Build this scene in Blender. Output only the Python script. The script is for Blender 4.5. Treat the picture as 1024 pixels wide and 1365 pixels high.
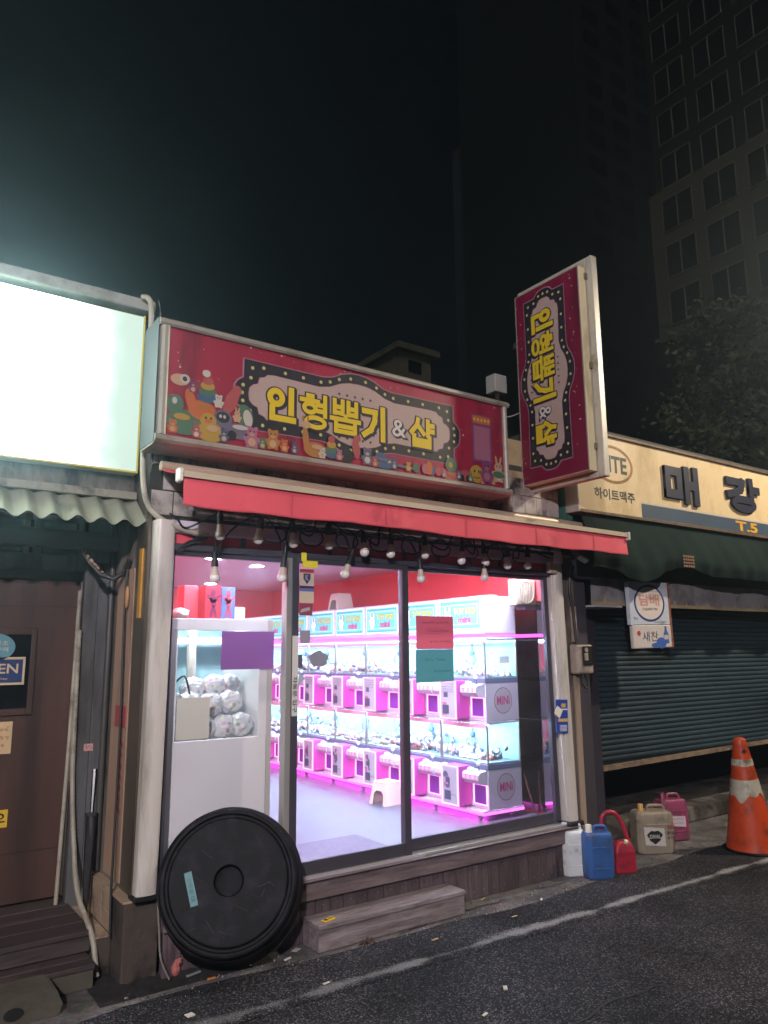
import bpy, bmesh, math, random
from mathutils import Vector, Matrix, Euler
R = math.radians
random.seed(7)
for o in list(bpy.data.objects): bpy.data.objects.remove(o)
scene = bpy.context.scene
COL = scene.collection

# ------------------------------------------------------------------ camera
cam_d = bpy.data.cameras.new('camera'); cam = bpy.data.objects.new('camera', cam_d); COL.objects.link(cam)
cx = Vector((0.818, -0.575, -0.009)); cz = Vector((-0.567, -0.804, -0.182))
cz.normalize(); cy = cz.cross(cx).normalized(); cx = cy.cross(cz).normalized()
mw = Matrix((cx, cy, cz)).transposed().to_4x4(); mw.translation = Vector((0, -4.295, 1.7))
cam.matrix_world = mw
cam_d.sensor_fit = 'HORIZONTAL'; cam_d.sensor_width = 36; cam_d.lens = 36 * 1003 / 1024
cam_d.clip_start = 0.05; cam_d.clip_end = 800
scene.camera = cam

# ------------------------------------------------------------------ night sky, faint moonlight, exposure
MOON_EL, MOON_AZ = 34, 222
world = bpy.data.worlds.new('World'); scene.world = world; world.use_nodes = True
wn = world.node_tree.nodes; wl = world.node_tree.links
bg = wn['Background']
sky = wn.new('ShaderNodeTexSky'); sky.sky_type = 'NISHITA'; sky.sun_disc = False
sky.sun_elevation = R(MOON_EL); sky.sun_rotation = R(MOON_AZ); sky.air_density = 1.0; sky.dust_density = 1.0
wl.new(sky.outputs[0], bg.inputs[0]); bg.inputs[1].default_value = 0.0012
sun_d = bpy.data.lights.new('moon', 'SUN'); sun = bpy.data.objects.new('moon', sun_d); COL.objects.link(sun)
sun_d.energy = 0.75; sun_d.angle = R(3); sun_d.color = (1, 0.9, 0.75)
az, el = R(MOON_AZ), R(MOON_EL)
sdir = Vector((math.sin(az) * math.cos(el), math.cos(az) * math.cos(el), math.sin(el)))
sun.rotation_euler = (-sdir).to_track_quat('-Z', 'Y').to_euler(); sun.location = (0, -20, 30)
vs = scene.view_settings
vs.view_transform = 'Standard'; vs.look = 'None'; vs.exposure = 0; vs.gamma = 1
try: vs.use_curve_mapping = False
except Exception: pass
cy_ = scene.cycles
cy_.use_denoising = True
cy_.max_bounces = 8; cy_.diffuse_bounces = 4; cy_.glossy_bounces = 3; cy_.transparent_max_bounces = 24
cy_.volume_bounces = 0; cy_.transmission_bounces = 4
cy_.sample_clamp_indirect = 4.0; cy_.caustics_reflective = False; cy_.caustics_refractive = False
cy_.use_light_tree = True

# ------------------------------------------------------------------ materials
def hx(s):
    s = s.lstrip('#'); v = [int(s[i:i + 2], 16) / 255 for i in (0, 2, 4)]
    return tuple(c / 12.92 if c <= .04045 else ((c + .055) / 1.055) ** 2.4 for c in v)
MATS = {}
def M(name, col, rough=.6, metal=0., var=0., scale=4., bump=0., bscale=60., dirt=None, dscale=3., damt=.5,
      stretch=(1, 1, 1), emis=None, estr=0., spec=.5, coat=0.):
    if name in MATS: return MATS[name]
    if isinstance(col, str): col = hx(col)
    m = bpy.data.materials.new(name); m.use_nodes = True; nt = m.node_tree; n = nt.nodes; l = nt.links
    b = n['Principled BSDF']
    b.inputs['Roughness'].default_value = rough; b.inputs['Metallic'].default_value = metal
    b.inputs['Specular IOR Level'].default_value = spec; b.inputs['Coat Weight'].default_value = coat
    b.inputs['Base Color'].default_value = (*col, 1)
    tc = n.new('ShaderNodeTexCoord'); mp = n.new('ShaderNodeMapping'); mp.inputs['Scale'].default_value = stretch
    geo = n.new('ShaderNodeNewGeometry')
    l.new(geo.outputs['Position'], mp.inputs['Vector'])
    src = None
    if var > 0:
        t = n.new('ShaderNodeTexNoise'); t.inputs['Scale'].default_value = scale; t.inputs['Detail'].default_value = 6
        l.new(mp.outputs[0], t.inputs['Vector'])
        r = n.new('ShaderNodeValToRGB'); r.color_ramp.elements[0].position = .3; r.color_ramp.elements[1].position = .7
        r.color_ramp.elements[0].color = (*[c * (1 - var) for c in col], 1)
        r.color_ramp.elements[1].color = (*[min(1, c * (1 + var)) for c in col], 1)
        l.new(t.outputs[0], r.inputs[0]); src = r.outputs[0]
        l.new(src, b.inputs['Base Color'])
    if dirt is not None:
        if isinstance(dirt, str): dirt = hx(dirt)
        t2 = n.new('ShaderNodeTexNoise'); t2.inputs['Scale'].default_value = dscale; t2.inputs['Detail'].default_value = 9
        t2.inputs['Roughness'].default_value = .65
        l.new(mp.outputs[0], t2.inputs['Vector'])
        r2 = n.new('ShaderNodeValToRGB'); r2.color_ramp.elements[0].position = .62 - .3 * damt; r2.color_ramp.elements[1].position = .8 - .3 * damt
        l.new(t2.outputs[0], r2.inputs[0])
        mx = n.new('ShaderNodeMix'); mx.data_type = 'RGBA'
        l.new(r2.outputs[0], mx.inputs[0])
        if src: l.new(src, mx.inputs[6])
        else: mx.inputs[6].default_value = (*col, 1)
        mx.inputs[7].default_value = (*dirt, 1)
        l.new(mx.outputs[2], b.inputs['Base Color'])
    if bump > 0:
        t3 = n.new('ShaderNodeTexNoise'); t3.inputs['Scale'].default_value = bscale; t3.inputs['Detail'].default_value = 5
        l.new(mp.outputs[0], t3.inputs['Vector'])
        bp = n.new('ShaderNodeBump'); bp.inputs['Strength'].default_value = bump; bp.inputs['Distance'].default_value = .01
        l.new(t3.outputs[0], bp.inputs['Height']); l.new(bp.outputs[0], b.inputs['Normal'])
    if emis is not None:
        if isinstance(emis, str): emis = hx(emis)
        b.inputs['Emission Color'].default_value = (*emis, 1); b.inputs['Emission Strength'].default_value = estr
    MATS[name] = m
    return m
def glass(name, tint=(1, 1, 1), refl=.9, dust_veil=0.0):
    m = bpy.data.materials.new(name); m.use_nodes = True; n = m.node_tree.nodes; l = m.node_tree.links
    n.remove(n['Principled BSDF']); out = n['Material Output']
    tr = n.new('ShaderNodeBsdfTransparent'); tr.inputs[0].default_value = (*tint, 1)
    gl = n.new('ShaderNodeBsdfGlossy'); gl.inputs['Roughness'].default_value = .03
    fr = n.new('ShaderNodeFresnel'); fr.inputs[0].default_value = 1.45
    mu = n.new('ShaderNodeMath'); mu.operation = 'MULTIPLY'; mu.inputs[1].default_value = refl
    mx = n.new('ShaderNodeMixShader'); l.new(fr.outputs[0], mu.inputs[0]); l.new(mu.outputs[0], mx.inputs[0])
    l.new(tr.outputs[0], mx.inputs[1]); l.new(gl.outputs[0], mx.inputs[2])
    last = mx
    if dust_veil > 0:
        df = n.new('ShaderNodeBsdfDiffuse'); df.inputs[0].default_value = (.7, .7, .75, 1)
        g = n.new('ShaderNodeNewGeometry'); t = n.new('ShaderNodeTexNoise'); t.inputs['Scale'].default_value = 5; t.inputs['Detail'].default_value = 8
        l.new(g.outputs['Position'], t.inputs['Vector'])
        m2 = n.new('ShaderNodeMath'); m2.operation = 'MULTIPLY'; m2.inputs[1].default_value = dust_veil; l.new(t.outputs[0], m2.inputs[0])
        mx2 = n.new('ShaderNodeMixShader'); l.new(m2.outputs[0], mx2.inputs[0]); l.new(mx.outputs[0], mx2.inputs[1]); l.new(df.outputs[0], mx2.inputs[2]); last = mx2
    l.new(last.outputs[0], out.inputs[0])
    MATS[name] = m
    return m
def wood(name, c1, c2, along='X', rough=.65, scale=6.):
    m = bpy.data.materials.new(name); m.use_nodes = True; n = m.node_tree.nodes; l = m.node_tree.links
    b = n['Principled BSDF']; b.inputs['Roughness'].default_value = rough
    g = n.new('ShaderNodeNewGeometry'); mp = n.new('ShaderNodeMapping')
    s = {'X': (.12, 1, 1), 'Y': (1, .12, 1), 'Z': (1, 1, .12)}[along]; mp.inputs['Scale'].default_value = [v * scale for v in s]
    oi = n.new('ShaderNodeObjectInfo'); ad = n.new('ShaderNodeVectorMath'); ad.operation = 'ADD'
    sc_ = n.new('ShaderNodeVectorMath'); sc_.operation = 'SCALE'; sc_.inputs['Scale'].default_value = 17.
    cmb = n.new('ShaderNodeCombineXYZ')
    for i in range(3): l.new(oi.outputs['Random'], cmb.inputs[i])
    l.new(cmb.outputs[0], sc_.inputs[0]); l.new(g.outputs['Position'], mp.inputs[0]); l.new(mp.outputs[0], ad.inputs[0]); l.new(sc_.outputs[0], ad.inputs[1])
    t = n.new('ShaderNodeTexNoise'); t.inputs['Scale'].default_value = 5; t.inputs['Detail'].default_value = 8; t.inputs['Roughness'].default_value = .7; t.inputs['Distortion'].default_value = .8
    l.new(ad.outputs[0], t.inputs['Vector'])
    r = n.new('ShaderNodeValToRGB'); r.color_ramp.elements[0].position = .32; r.color_ramp.elements[1].position = .7
    r.color_ramp.elements[0].color = (*hx(c1), 1); r.color_ramp.elements[1].color = (*hx(c2), 1)
    l.new(t.outputs[0], r.inputs[0])
    hv = n.new('ShaderNodeHueSaturation'); mr = n.new('ShaderNodeMapRange'); mr.inputs[3].default_value = .7; mr.inputs[4].default_value = 1.25
    l.new(oi.outputs['Random'], mr.inputs[0]); l.new(mr.outputs[0], hv.inputs['Value']); l.new(r.outputs[0], hv.inputs['Color'])
    l.new(hv.outputs[0], b.inputs['Base Color'])
    bp = n.new('ShaderNodeBump'); bp.inputs['Strength'].default_value = .35; bp.inputs['Distance'].default_value = .004
    l.new(t.outputs[0], bp.inputs['Height']); l.new(bp.outputs[0], b.inputs['Normal'])
    MATS[name] = m
    return m
def emit(name, col, strength):
    m = bpy.data.materials.new(name); m.use_nodes = True; n = m.node_tree.nodes; l = m.node_tree.links
    n.remove(n['Principled BSDF']); e = n.new('ShaderNodeEmission'); e.inputs[0].default_value = (*(hx(col) if isinstance(col, str) else col), 1); e.inputs[1].default_value = strength
    l.new(e.outputs[0], n['Material Output'].inputs[0]); MATS[name] = m
    return m

# ------------------------------------------------------------------ mesh building helpers
class MB:
    def __init__(s): s.bm = bmesh.new(); s.mi = 0
    def _new(s, verts, faces, mi=None, smooth=False):
        vs_ = [s.bm.verts.new(v) for v in verts]; out = []
        for f in faces:
            try:
                fc = s.bm.faces.new([vs_[i] for i in f]); fc.material_index = s.mi if mi is None else mi; fc.smooth = smooth; out.append(fc)
            except ValueError: pass
        return vs_, out
    def box(s, x0, x1, y0, y1, z0, z1, mi=None, bev=0., xf=None):
        v = [(x, y, z) for x in (x0, x1) for y in (y0, y1) for z in (z0, z1)]
        if xf: v = [xf @ Vector(p) for p in v]
        f = [(0, 1, 3, 2), (4, 6, 7, 5), (0, 4, 5, 1), (2, 3, 7, 6), (0, 2, 6, 4), (1, 5, 7, 3)]
        vs_, fs = s._new(v, f, mi)
        if bev > 0:
            es = list({e for fc in fs for e in fc.edges})
            bmesh.ops.bevel(s.bm, geom=es, offset=bev, segments=2, affect='EDGES', profile=.5, material=-1)
        return s
    def hexa(s, p, mi=None):          # 8 corners: bottom 4 ccw, top 4 ccw
        s._new(p, [(3, 2, 1, 0), (4, 5, 6, 7), (0, 1, 5, 4), (1, 2, 6, 5), (2, 3, 7, 6), (3, 0, 4, 7)], mi); return s
    def prism(s, pts, fn, a0, a1, mi=None, smooth=False):   # 2d outline, fn(u,v,a)->xyz
        n = len(pts)
        v = [fn(u, w, a0) for u, w in pts] + [fn(u, w, a1) for u, w in pts]
        f = [tuple(range(n - 1, -1, -1)), tuple(range(n, 2 * n))]
        s._new(v, f, mi)
        s._new(v, [(i, (i + 1) % n, n + (i + 1) % n, n + i) for i in range(n)], mi, smooth)
        return s
    def tube(s, pts, r, seg=7, mi=None, closed=False, cap=True):
        P = [Vector(p) for p in pts]; n = len(P); rings = []
        rr = r if isinstance(r, (list, tuple)) else [r] * n
        up = None
        for i, p in enumerate(P):
            t = (P[(i + 1) % n] - P[i - 1]) if closed else (P[min(i + 1, n - 1)] - P[max(i - 1, 0)])
            t.normalize()
            if up is None: up = Vector((0, 0, 1)) if abs(t.z) < .9 else Vector((1, 0, 0))
            a = t.cross(up).normalized(); b = a.cross(t).normalized(); up = b
            rings.append([p + (a * math.cos(2 * math.pi * k / seg) + b * math.sin(2 * math.pi * k / seg)) * rr[i] for k in range(seg)])
        v = [q for rg in rings for q in rg]; f = []
        for i in range(n if closed else n - 1):
            j = (i + 1) % n
            for k in range(seg): f.append((i * seg + k, i * seg + (k + 1) % seg, j * seg + (k + 1) % seg, j * seg + k))
        vs_, _ = s._new(v, f, mi, True)
        if cap and not closed:
            for rg in (vs_[:seg][::-1], vs_[-seg:]):
                fc = s.bm.faces.new(rg); fc.material_index = s.mi if mi is None else mi
        return s
    def lathe(s, prof, seg=32, xf=None, mi=None, smooth=True, arc=None):   # prof [(r,z)]
        xf = xf or Matrix(); v = []; f = []
        for r, z in prof:
            for k in range(seg):
                a = 2 * math.pi * k / seg; v.append(xf @ Vector((r * math.cos(a), r * math.sin(a), z)))
        for i in range(len(prof) - 1):
            for k in range(seg): f.append((i * seg + k, i * seg + (k + 1) % seg, (i + 1) * seg + (k + 1) % seg, (i + 1) * seg + k))
        s._new(v, f, mi, smooth); 
        return s
    def blob(s, c, r, mi=None, sub=1, jit=.0, xf=None):
        rx, ry, rz = r if isinstance(r, (tuple, list)) else (r, r, r)
        m = Matrix.Translation(c) @ (xf or Matrix()) @ Matrix.Diagonal((rx, ry, rz, 1))
        before = set(s.bm.faces)
        res = bmesh.ops.create_icosphere(s.bm, subdivisions=sub, radius=1, matrix=m)
        for v in res['verts']:
            if jit: v.co += Vector([random.uniform(-1, 1) * jit for _ in range(3)])
            for fc in v.link_faces: fc.material_index = s.mi if mi is None else mi; fc.smooth = True
        return s
    def disc(s, fn, c, rx, ry, d, mi=None, seg=20, rot=0.):    # flat ellipse through fn(u,v,d)
        ca, sa = math.cos(rot), math.sin(rot)
        v = []
        for k in range(seg):
            a = 2 * math.pi * k / seg; x = rx * math.cos(a); y = ry * math.sin(a)
            v.append(fn(c[0] + x * ca - y * sa, c[1] + x * sa + y * ca, d))
        s._new(v, [tuple(range(seg))], mi); return s
    def poly(s, fn, pts, d, mi=None):
        s._new([fn(u, w, d) for u, w in pts], [tuple(range(len(pts)))], mi); return s
    def done(s, name, mats, parent=None, fixn=True, **tags):
        if fixn: bmesh.ops.recalc_face_normals(s.bm, faces=s.bm.faces)
        me = bpy.data.meshes.new(name); s.bm.to_mesh(me); s.bm.free()
        if any(p.use_smooth for p in me.polygons): me.set_sharp_from_angle(angle=R(38))
        for m in (mats if isinstance(mats, (list, tuple)) else [mats]): me.materials.append(m)
        return link(name, me, parent, **tags)
def link(name, me, parent=None, **tags):
    o = bpy.data.objects.new(name, me); COL.objects.link(o)
    if parent is not None:
        o.parent = parent; o.matrix_parent_inverse = root_matrix(parent).inverted()
    else:
        if me and len(me.vertices):
            xs = [v.co.x for v in me.vertices]; ys = [v.co.y for v in me.vertices]; zs = [v.co.z for v in me.vertices]
            c = Vector(((min(xs) + max(xs)) / 2, (min(ys) + max(ys)) / 2, min(zs)))
            me.transform(Matrix.Translation(-c)); o.location = c
    tag(o, **tags)
    return o
def root_matrix(o):
    m = Matrix.Translation(o.location)
    if o.parent: m = root_matrix(o.parent) @ o.matrix_parent_inverse @ m
    return m
def tag(o, label=None, cat=None, group=None, kind=None):
    if label: o['label'] = label
    if cat: o['category'] = cat
    if group: o['group'] = group
    if kind: o['kind'] = kind
def thing(name, loc, label=None, cat=None, group=None, kind=None):
    o = bpy.data.objects.new(name, None); COL.objects.link(o); o.location = loc; o.empty_display_size = .1
    tag(o, label, cat, group, kind); return o
def bx(name, mat, parent, x0, x1, y0, y1, z0, z1, bev=0., **k):
    return MB().box(x0, x1, y0, y1, z0, z1, bev=bev).done(name, mat, parent, **k)
def copy_tree(o, parent=None, name=None):
    c = o.copy(); COL.objects.link(c)
    if parent is not None: c.parent = parent; c.matrix_parent_inverse = o.matrix_parent_inverse.copy()
    for ch in list(o.children): copy_tree(ch, c)
    return c

_txt = {}
def text_polys(body, offset=0.):
    key = (body, offset)
    if key not in _txt:
        c = bpy.data.curves.new('t', 'FONT'); c.body = body; c.offset = offset; c.resolution_u = 4
        o = bpy.data.objects.new('t', c); COL.objects.link(o)
        bpy.context.view_layer.update()
        me = bpy.data.meshes.new_from_object(o.evaluated_get(bpy.context.evaluated_depsgraph_get()))
        v = [x.co.copy() for x in me.vertices]; f = [tuple(p.vertices) for p in me.polygons]
        bpy.data.objects.remove(o); bpy.data.curves.remove(c); bpy.data.meshes.remove(me)
        _txt[key] = (v, f)
    return _txt[key]
def put_text(mb, fn, body, u0, u1, v0, v1, d, mi=None, offset=0., ref=None, depth=0.):
    """lay a word into the rectangle u0..u1, v0..v1 of a surface fn(u,v,d)"""
    v, f = text_polys(body, offset)
    rv = text_polys(body, ref)[0] if ref is not None else v
    ax, bx_ = min(p.x for p in rv), max(p.x for p in rv); ay, by = min(p.y for p in rv), max(p.y for p in rv)
    su = (u1 - u0) / (bx_ - ax); sv = (v1 - v0) / (by - ay)
    Q = [(u0 + (p.x - ax) * su, v0 + (p.y - ay) * sv) for p in v]
    mb._new([fn(q[0], q[1], d) for q in Q], f, mi)
    if depth:
        from collections import Counter
        cnt = Counter()
        for t in f:
            for i in range(len(t)): cnt[frozenset((t[i], t[(i + 1) % len(t)]))] += 1
        top = [fn(q[0], q[1], d) for q in Q]; bot = [fn(q[0], q[1], d - depth) for q in Q]
        for t in f:
            for i in range(len(t)):
                a, b = t[i], t[(i + 1) % len(t)]
                if cnt[frozenset((a, b))] == 1: mb._new([top[a], top[b], bot[b], bot[a]], [(0, 1, 2, 3)], mi)
GLY = {
 '인': [('o', .30, .70, .215, .20), ('l', .84, .30, .84, 1.0), ('l', .17, .36, .17, .07), ('l', .17, .07, .92, .07)],
 '형': [('l', .27, .97, .42, .97), ('l', .04, .82, .62, .82), ('o', .33, .58, .20, .135), ('l', .88, .40, .88, 1.0), ('l', .62, .72, .88, .72), ('l', .62, .53, .88, .53), ('o', .54, .15, .33, .15)],
 '뽑': [('l', .09, .60, .09, 1.0), ('l', .39, .60, .39, 1.0), ('l', .09, .80, .39, .80), ('l', .09, .61, .39, .61), ('l', .61, .60, .61, 1.0), ('l', .91, .60, .91, 1.0), ('l', .61, .80, .91, .80), ('l', .61, .61, .91, .61), ('l', .5, .41, .5, .52), ('l', -.02, .41, 1.02, .41), ('l', .14, .02, .14, .28), ('l', .86, .02, .86, .28), ('l', .14, .19, .86, .19), ('l', .14, .02, .86, .02)],
 '기': [('l', .06, .86, .54, .86), ('l', .54, .86, .50, .56), ('l', .50, .56, .34, .26), ('l', .34, .26, .06, .08), ('l', .86, .0, .86, 1.0)],
 '샵': [('l', .34, 1.0, .30, .80), ('l', .30, .80, .05, .50), ('l', .32, .80, .58, .50), ('l', .78, .46, .78, 1.0), ('l', .78, .85, 1.0, .85), ('l', .78, .63, 1.0, .63), ('l', .16, .03, .16, .36), ('l', .84, .03, .84, .36), ('l', .16, .21, .84, .21), ('l', .16, .03, .84, .03)],
 '매': [('l', .07, .14, .07, .88), ('l', .41, .14, .41, .88), ('l', .07, .88, .41, .88), ('l', .07, .14, .41, .14), ('l', .64, .02, .64, .97), ('l', .93, .0, .93, 1.0), ('l', .64, .5, .93, .5)],
 '강': [('l', .05, .91, .52, .91), ('l', .52, .91, .46, .70), ('l', .46, .70, .30, .54), ('l', .30, .54, .05, .45), ('l', .80, .42, .80, 1.0), ('l', .80, .72, 1.02, .72), ('o', .52, .16, .34, .16)],
}
def put_glyph(mb, fn, ch, u0, u1, v0, v1, d, w, grow=0., mi=None, depth=0.):
    """heavy sign-painter's syllable laid into a rectangle: straight strokes and rings of width w (metres)"""
    U = lambda x: u0 + (u1 - u0) * x
    V = lambda y: v0 + (v1 - v0) * y
    for i, st in enumerate(GLY[ch]):
        dd = d + .00005 * i; h = w / 2 + grow
        if st[0] == 'l':
            a = Vector((U(st[1]), V(st[2]))); b = Vector((U(st[3]), V(st[4]))); t = (b - a).normalized(); n_ = Vector((-t.y, t.x)) * h; t = t * h
            P = [a - t - n_, b + t - n_, b + t + n_, a - t + n_]; polys = [[(p.x, p.y) for p in P]]
        else:
            cx_, cy_2, rx, ry = U(st[1]), V(st[2]), st[3] * (u1 - u0), st[4] * (v1 - v0); polys = []; K_ = 28
            ri = max(.12, 1 - 0)
            for q in range(K_):
                a, b = 2 * math.pi * q / K_, 2 * math.pi * (q + 1) / K_
                f = lambda an, e: (cx_ + (rx + e) * math.cos(an), cy_2 + (ry + e) * math.sin(an))
                e_in = -min(h, min(rx, ry) * .88)
                polys.append([f(a, h), f(b, h), f(b, e_in), f(a, e_in)])
        for P in polys:
            if depth: mb.prism(P, fn, dd - depth, dd, mi)
            else: mb.poly(fn, P, dd, mi)
def scribble(mb, fn, u0, u1, v, h, d, mi=None, n=14, th=.0016):
    for k in range(n):
        u = u0 + (u1 - u0) * (k + .5) / n; w = (u1 - u0) / n * .42
        for j in range(3):
            a = random.uniform(-w, w); b = random.uniform(-h, h); ang = random.choice((0, 0, 1.57, .8, 2.4)); l = random.uniform(.5, 1) * min(w, h)
            du, dv = math.cos(ang) * l, math.sin(ang) * l; nu, nv = -math.sin(ang) * th, math.cos(ang) * th
            c = (u + a * .4, v + b * .5)
            mb.poly(fn, [(c[0] - du - nu, c[1] - dv - nv), (c[0] + du - nu, c[1] + dv - nv), (c[0] + du + nu, c[1] + dv + nv), (c[0] - du + nu, c[1] - dv + nv)], d, mi)
FY = lambda y: (lambda u, v, d: Vector((u, y - d, v)))        # surface facing the street
FXn = lambda x: (lambda u, v, d: Vector((x - d, u, v)))       # surface facing -X

# common materials
white_pvc = M('white_pvc', '#c4beb8', .4, var=.06, scale=3, dirt='#8d8578', dscale=6, damt=.25, stretch=(1, 1, .15))
alu = M('aluminium', '#b9b8b4', .38, metal=.6, var=.06, scale=4)
dark_alu = M('dark_aluminium', '#55525c', .4, metal=.5, var=.08)
black_rub = M('black_rubber', '#07070b', .6, spec=.14, var=.25, scale=8, bump=.06, bscale=35, dirt='#211f27', dscale=11, damt=.4)
cable_m = M('black_cable', '#121214', .5)
grey_cable = M('grey_conduit', '#9d9789', .6, var=.15, scale=9, dirt='#5e584c', dscale=7, damt=.4)
pane_m = glass('window_glass', dust_veil=.085)  # dust film made stronger to add a bluish light veil on the panes
case_glass = glass('case_glass', refl=.7)

# ================================================================== THE SETTING
# ---- ground (concrete apron reaching the horizon), road, painted line
def ground_mat():
    m = bpy.data.materials.new('worn_concrete'); m.use_nodes = True; n = m.node_tree.nodes; l = m.node_tree.links
    b = n['Principled BSDF']; b.inputs['Roughness'].default_value = .85
    g = n.new('ShaderNodeNewGeometry')
    t = n.new('ShaderNodeTexNoise'); t.inputs['Scale'].default_value = 2.2; t.inputs['Detail'].default_value = 10; t.inputs['Roughness'].default_value = .7
    l.new(g.outputs['Position'], t.inputs['Vector'])
    r = n.new('ShaderNodeValToRGB'); e = r.color_ramp.elements; e[0].position = .36; e[0].color = (.045, .043, .044, 1); e[1].position = .68; e[1].color = (.26, .24, .235, 1)
    l.new(t.outputs[0], r.inputs[0])
    v = n.new('ShaderNodeTexVoronoi'); v.inputs['Scale'].default_value = 90; l.new(g.outputs['Position'], v.inputs['Vector'])
    hv = n.new('ShaderNodeMix'); hv.data_type = 'RGBA'; hv.blend_type = 'MULTIPLY'; hv.inputs[0].default_value = .55
    l.new(r.outputs[0], hv.inputs[6]); l.new(v.outputs['Color'], hv.inputs[7])
    l.new(hv.outputs[2], b.inputs['Base Color'])
    t2 = n.new('ShaderNodeTexNoise'); t2.inputs['Scale'].default_value = 26; t2.inputs['Detail'].default_value = 8; l.new(g.outputs['Position'], t2.inputs['Vector'])
    bp = n.new('ShaderNodeBump'); bp.inputs['Strength'].default_value = .8; bp.inputs['Distance'].default_value = .012
    l.new(t2.outputs[0], bp.inputs['Height']); l.new(bp.outputs[0], b.inputs['Normal'])
    return m
def asphalt_mat(name, paint=False):
    m = bpy.data.materials.new(name); m.use_nodes = True; n = m.node_tree.nodes; l = m.node_tree.links
    b = n['Principled BSDF']; b.inputs['Roughness'].default_value = .85; b.inputs['Specular IOR Level'].default_value = .15
    g = n.new('ShaderNodeNewGeometry')
    v = n.new('ShaderNodeTexVoronoi'); v.inputs['Scale'].default_value = 150; l.new(g.outputs['Position'], v.inputs['Vector'])
    wn_ = n.new('ShaderNodeTexWhiteNoise'); l.new(v.outputs['Position'], wn_.inputs['Vector'])
    r = n.new('ShaderNodeValToRGB'); e = r.color_ramp.elements; e[0].position = .0; e[0].color = (.011, .011, .0135, 1); e[1].position = .8; e[1].color = (.033, .033, .039, 1)
    x = e.new(.95); x.color = (.16, .155, .165, 1)
    l.new(wn_.outputs['Value'], r.inputs[0])
    t = n.new('ShaderNodeTexNoise'); t.inputs['Scale'].default_value = 1.3; t.inputs['Detail'].default_value = 7; l.new(g.outputs['Position'], t.inputs['Vector'])
    mr = n.new('ShaderNodeMapRange'); mr.inputs[1].default_value = .3; mr.inputs[2].default_value = .7; mr.inputs[3].default_value = .45; mr.inputs[4].default_value = 1.3; l.new(t.outputs[0], mr.inputs[0])
    mu = n.new('ShaderNodeMix'); mu.data_type = 'RGBA'; mu.blend_type = 'MULTIPLY'; mu.inputs[0].default_value = 1
    l.new(r.outputs[0], mu.inputs[6]); l.new(mr.outputs[0], mu.inputs[7])
    col = mu.outputs[2]
    if paint:
        p = n.new('ShaderNodeTexNoise'); p.inputs['Scale'].default_value = 120; p.inputs['Detail'].default_value = 9; p.inputs['Roughness'].default_value = .8; l.new(g.outputs['Position'], p.inputs['Vector'])
        q = n.new('ShaderNodeTexNoise'); q.inputs['Scale'].default_value = 2.6; q.inputs['Detail'].default_value = 3; l.new(g.outputs['Position'], q.inputs['Vector'])
        uv = n.new('ShaderNodeUVMap'); sx = n.new('ShaderNodeSeparateXYZ'); l.new(uv.outputs[0], sx.inputs[0])
        ab = n.new('ShaderNodeMath'); ab.operation = 'PINGPONG'; ab.inputs[1].default_value = .5; l.new(sx.outputs[1], ab.inputs[0])
        a1 = n.new('ShaderNodeMath'); a1.operation = 'ADD'; l.new(p.outputs[0], a1.inputs[0]); l.new(q.outputs[0], a1.inputs[1])
        a2 = n.new('ShaderNodeMath'); a2.operation = 'MULTIPLY_ADD'; a2.inputs[1].default_value = .7; l.new(ab.outputs[0], a2.inputs[0]); l.new(a1.outputs[0], a2.inputs[2])
        rr = n.new('ShaderNodeValToRGB'); rr.color_ramp.elements[0].position = 1.19 / 2; rr.color_ramp.elements[1].position = 1.33 / 2
        hf = n.new('ShaderNodeMath'); hf.operation = 'MULTIPLY'; hf.inputs[1].default_value = .5; l.new(a2.outputs[0], hf.inputs[0]); l.new(hf.outputs[0], rr.inputs[0])
        sp = n.new('ShaderNodeSeparateXYZ'); l.new(g.outputs['Position'], sp.inputs[0]); fd = n.new('ShaderNodeMapRange'); fd.inputs[1].default_value = 1.2; fd.inputs[2].default_value = 4.2; fd.inputs[3].default_value = .22; fd.inputs[4].default_value = .85; l.new(sp.outputs[0], fd.inputs[0])
        sc2 = n.new('ShaderNodeMath'); sc2.operation = 'MULTIPLY'; l.new(fd.outputs[0], sc2.inputs[1]); l.new(rr.outputs[0], sc2.inputs[0])
        mx = n.new('ShaderNodeMix'); mx.data_type = 'RGBA'; l.new(sc2.outputs[0], mx.inputs[0]); l.new(col, mx.inputs[6]); mx.inputs[7].default_value = (.36, .36, .37, 1)
        col = mx.outputs[2]
    l.new(col, b.inputs['Base Color'])
    bp = n.new('ShaderNodeBump'); bp.inputs['Strength'].default_value = .9; bp.inputs['Distance'].default_value = .008
    l.new(v.outputs['Distance'], bp.inputs['Height']); l.new(bp.outputs[0], b.inputs['Normal'])
    return m
conc = ground_mat()
g = MB(); g._new([(-300, -300, 0), (400, -300, 0), (400, 400, 0), (-300, 400, 0)], [(0, 1, 2, 3)])
ground = g.done('ground', conc, kind='structure')
asph = asphalt_mat('asphalt'); line_m = asphalt_mat('worn_line_paint', True)
g = MB(); N = 260; xs = [-12 + 36 * i / N for i in range(N + 1)]
rnd = random.Random(3); jit = 0.; edge = []
for i, x in enumerate(xs):
    jit = jit * .75 + rnd.uniform(-.016, .016)
    edge.append(-.29 + .035 * math.sin(x * 1.3) + .02 * math.sin(x * 4.1 + 1) + jit)
vv = []
for i, x in enumerate(xs): vv += [(x, edge[i], .004), (x, edge[i] - .05, .009), (x, -9, .009)]
g._new(vv, [(i * 3, i * 3 + 1, i * 3 + 4, i * 3 + 3) for i in range(N)] + [(i * 3 + 1, i * 3 + 2, i * 3 + 5, i * 3 + 4) for i in range(N)])
road = g.done('road', asph, kind='structure')
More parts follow.
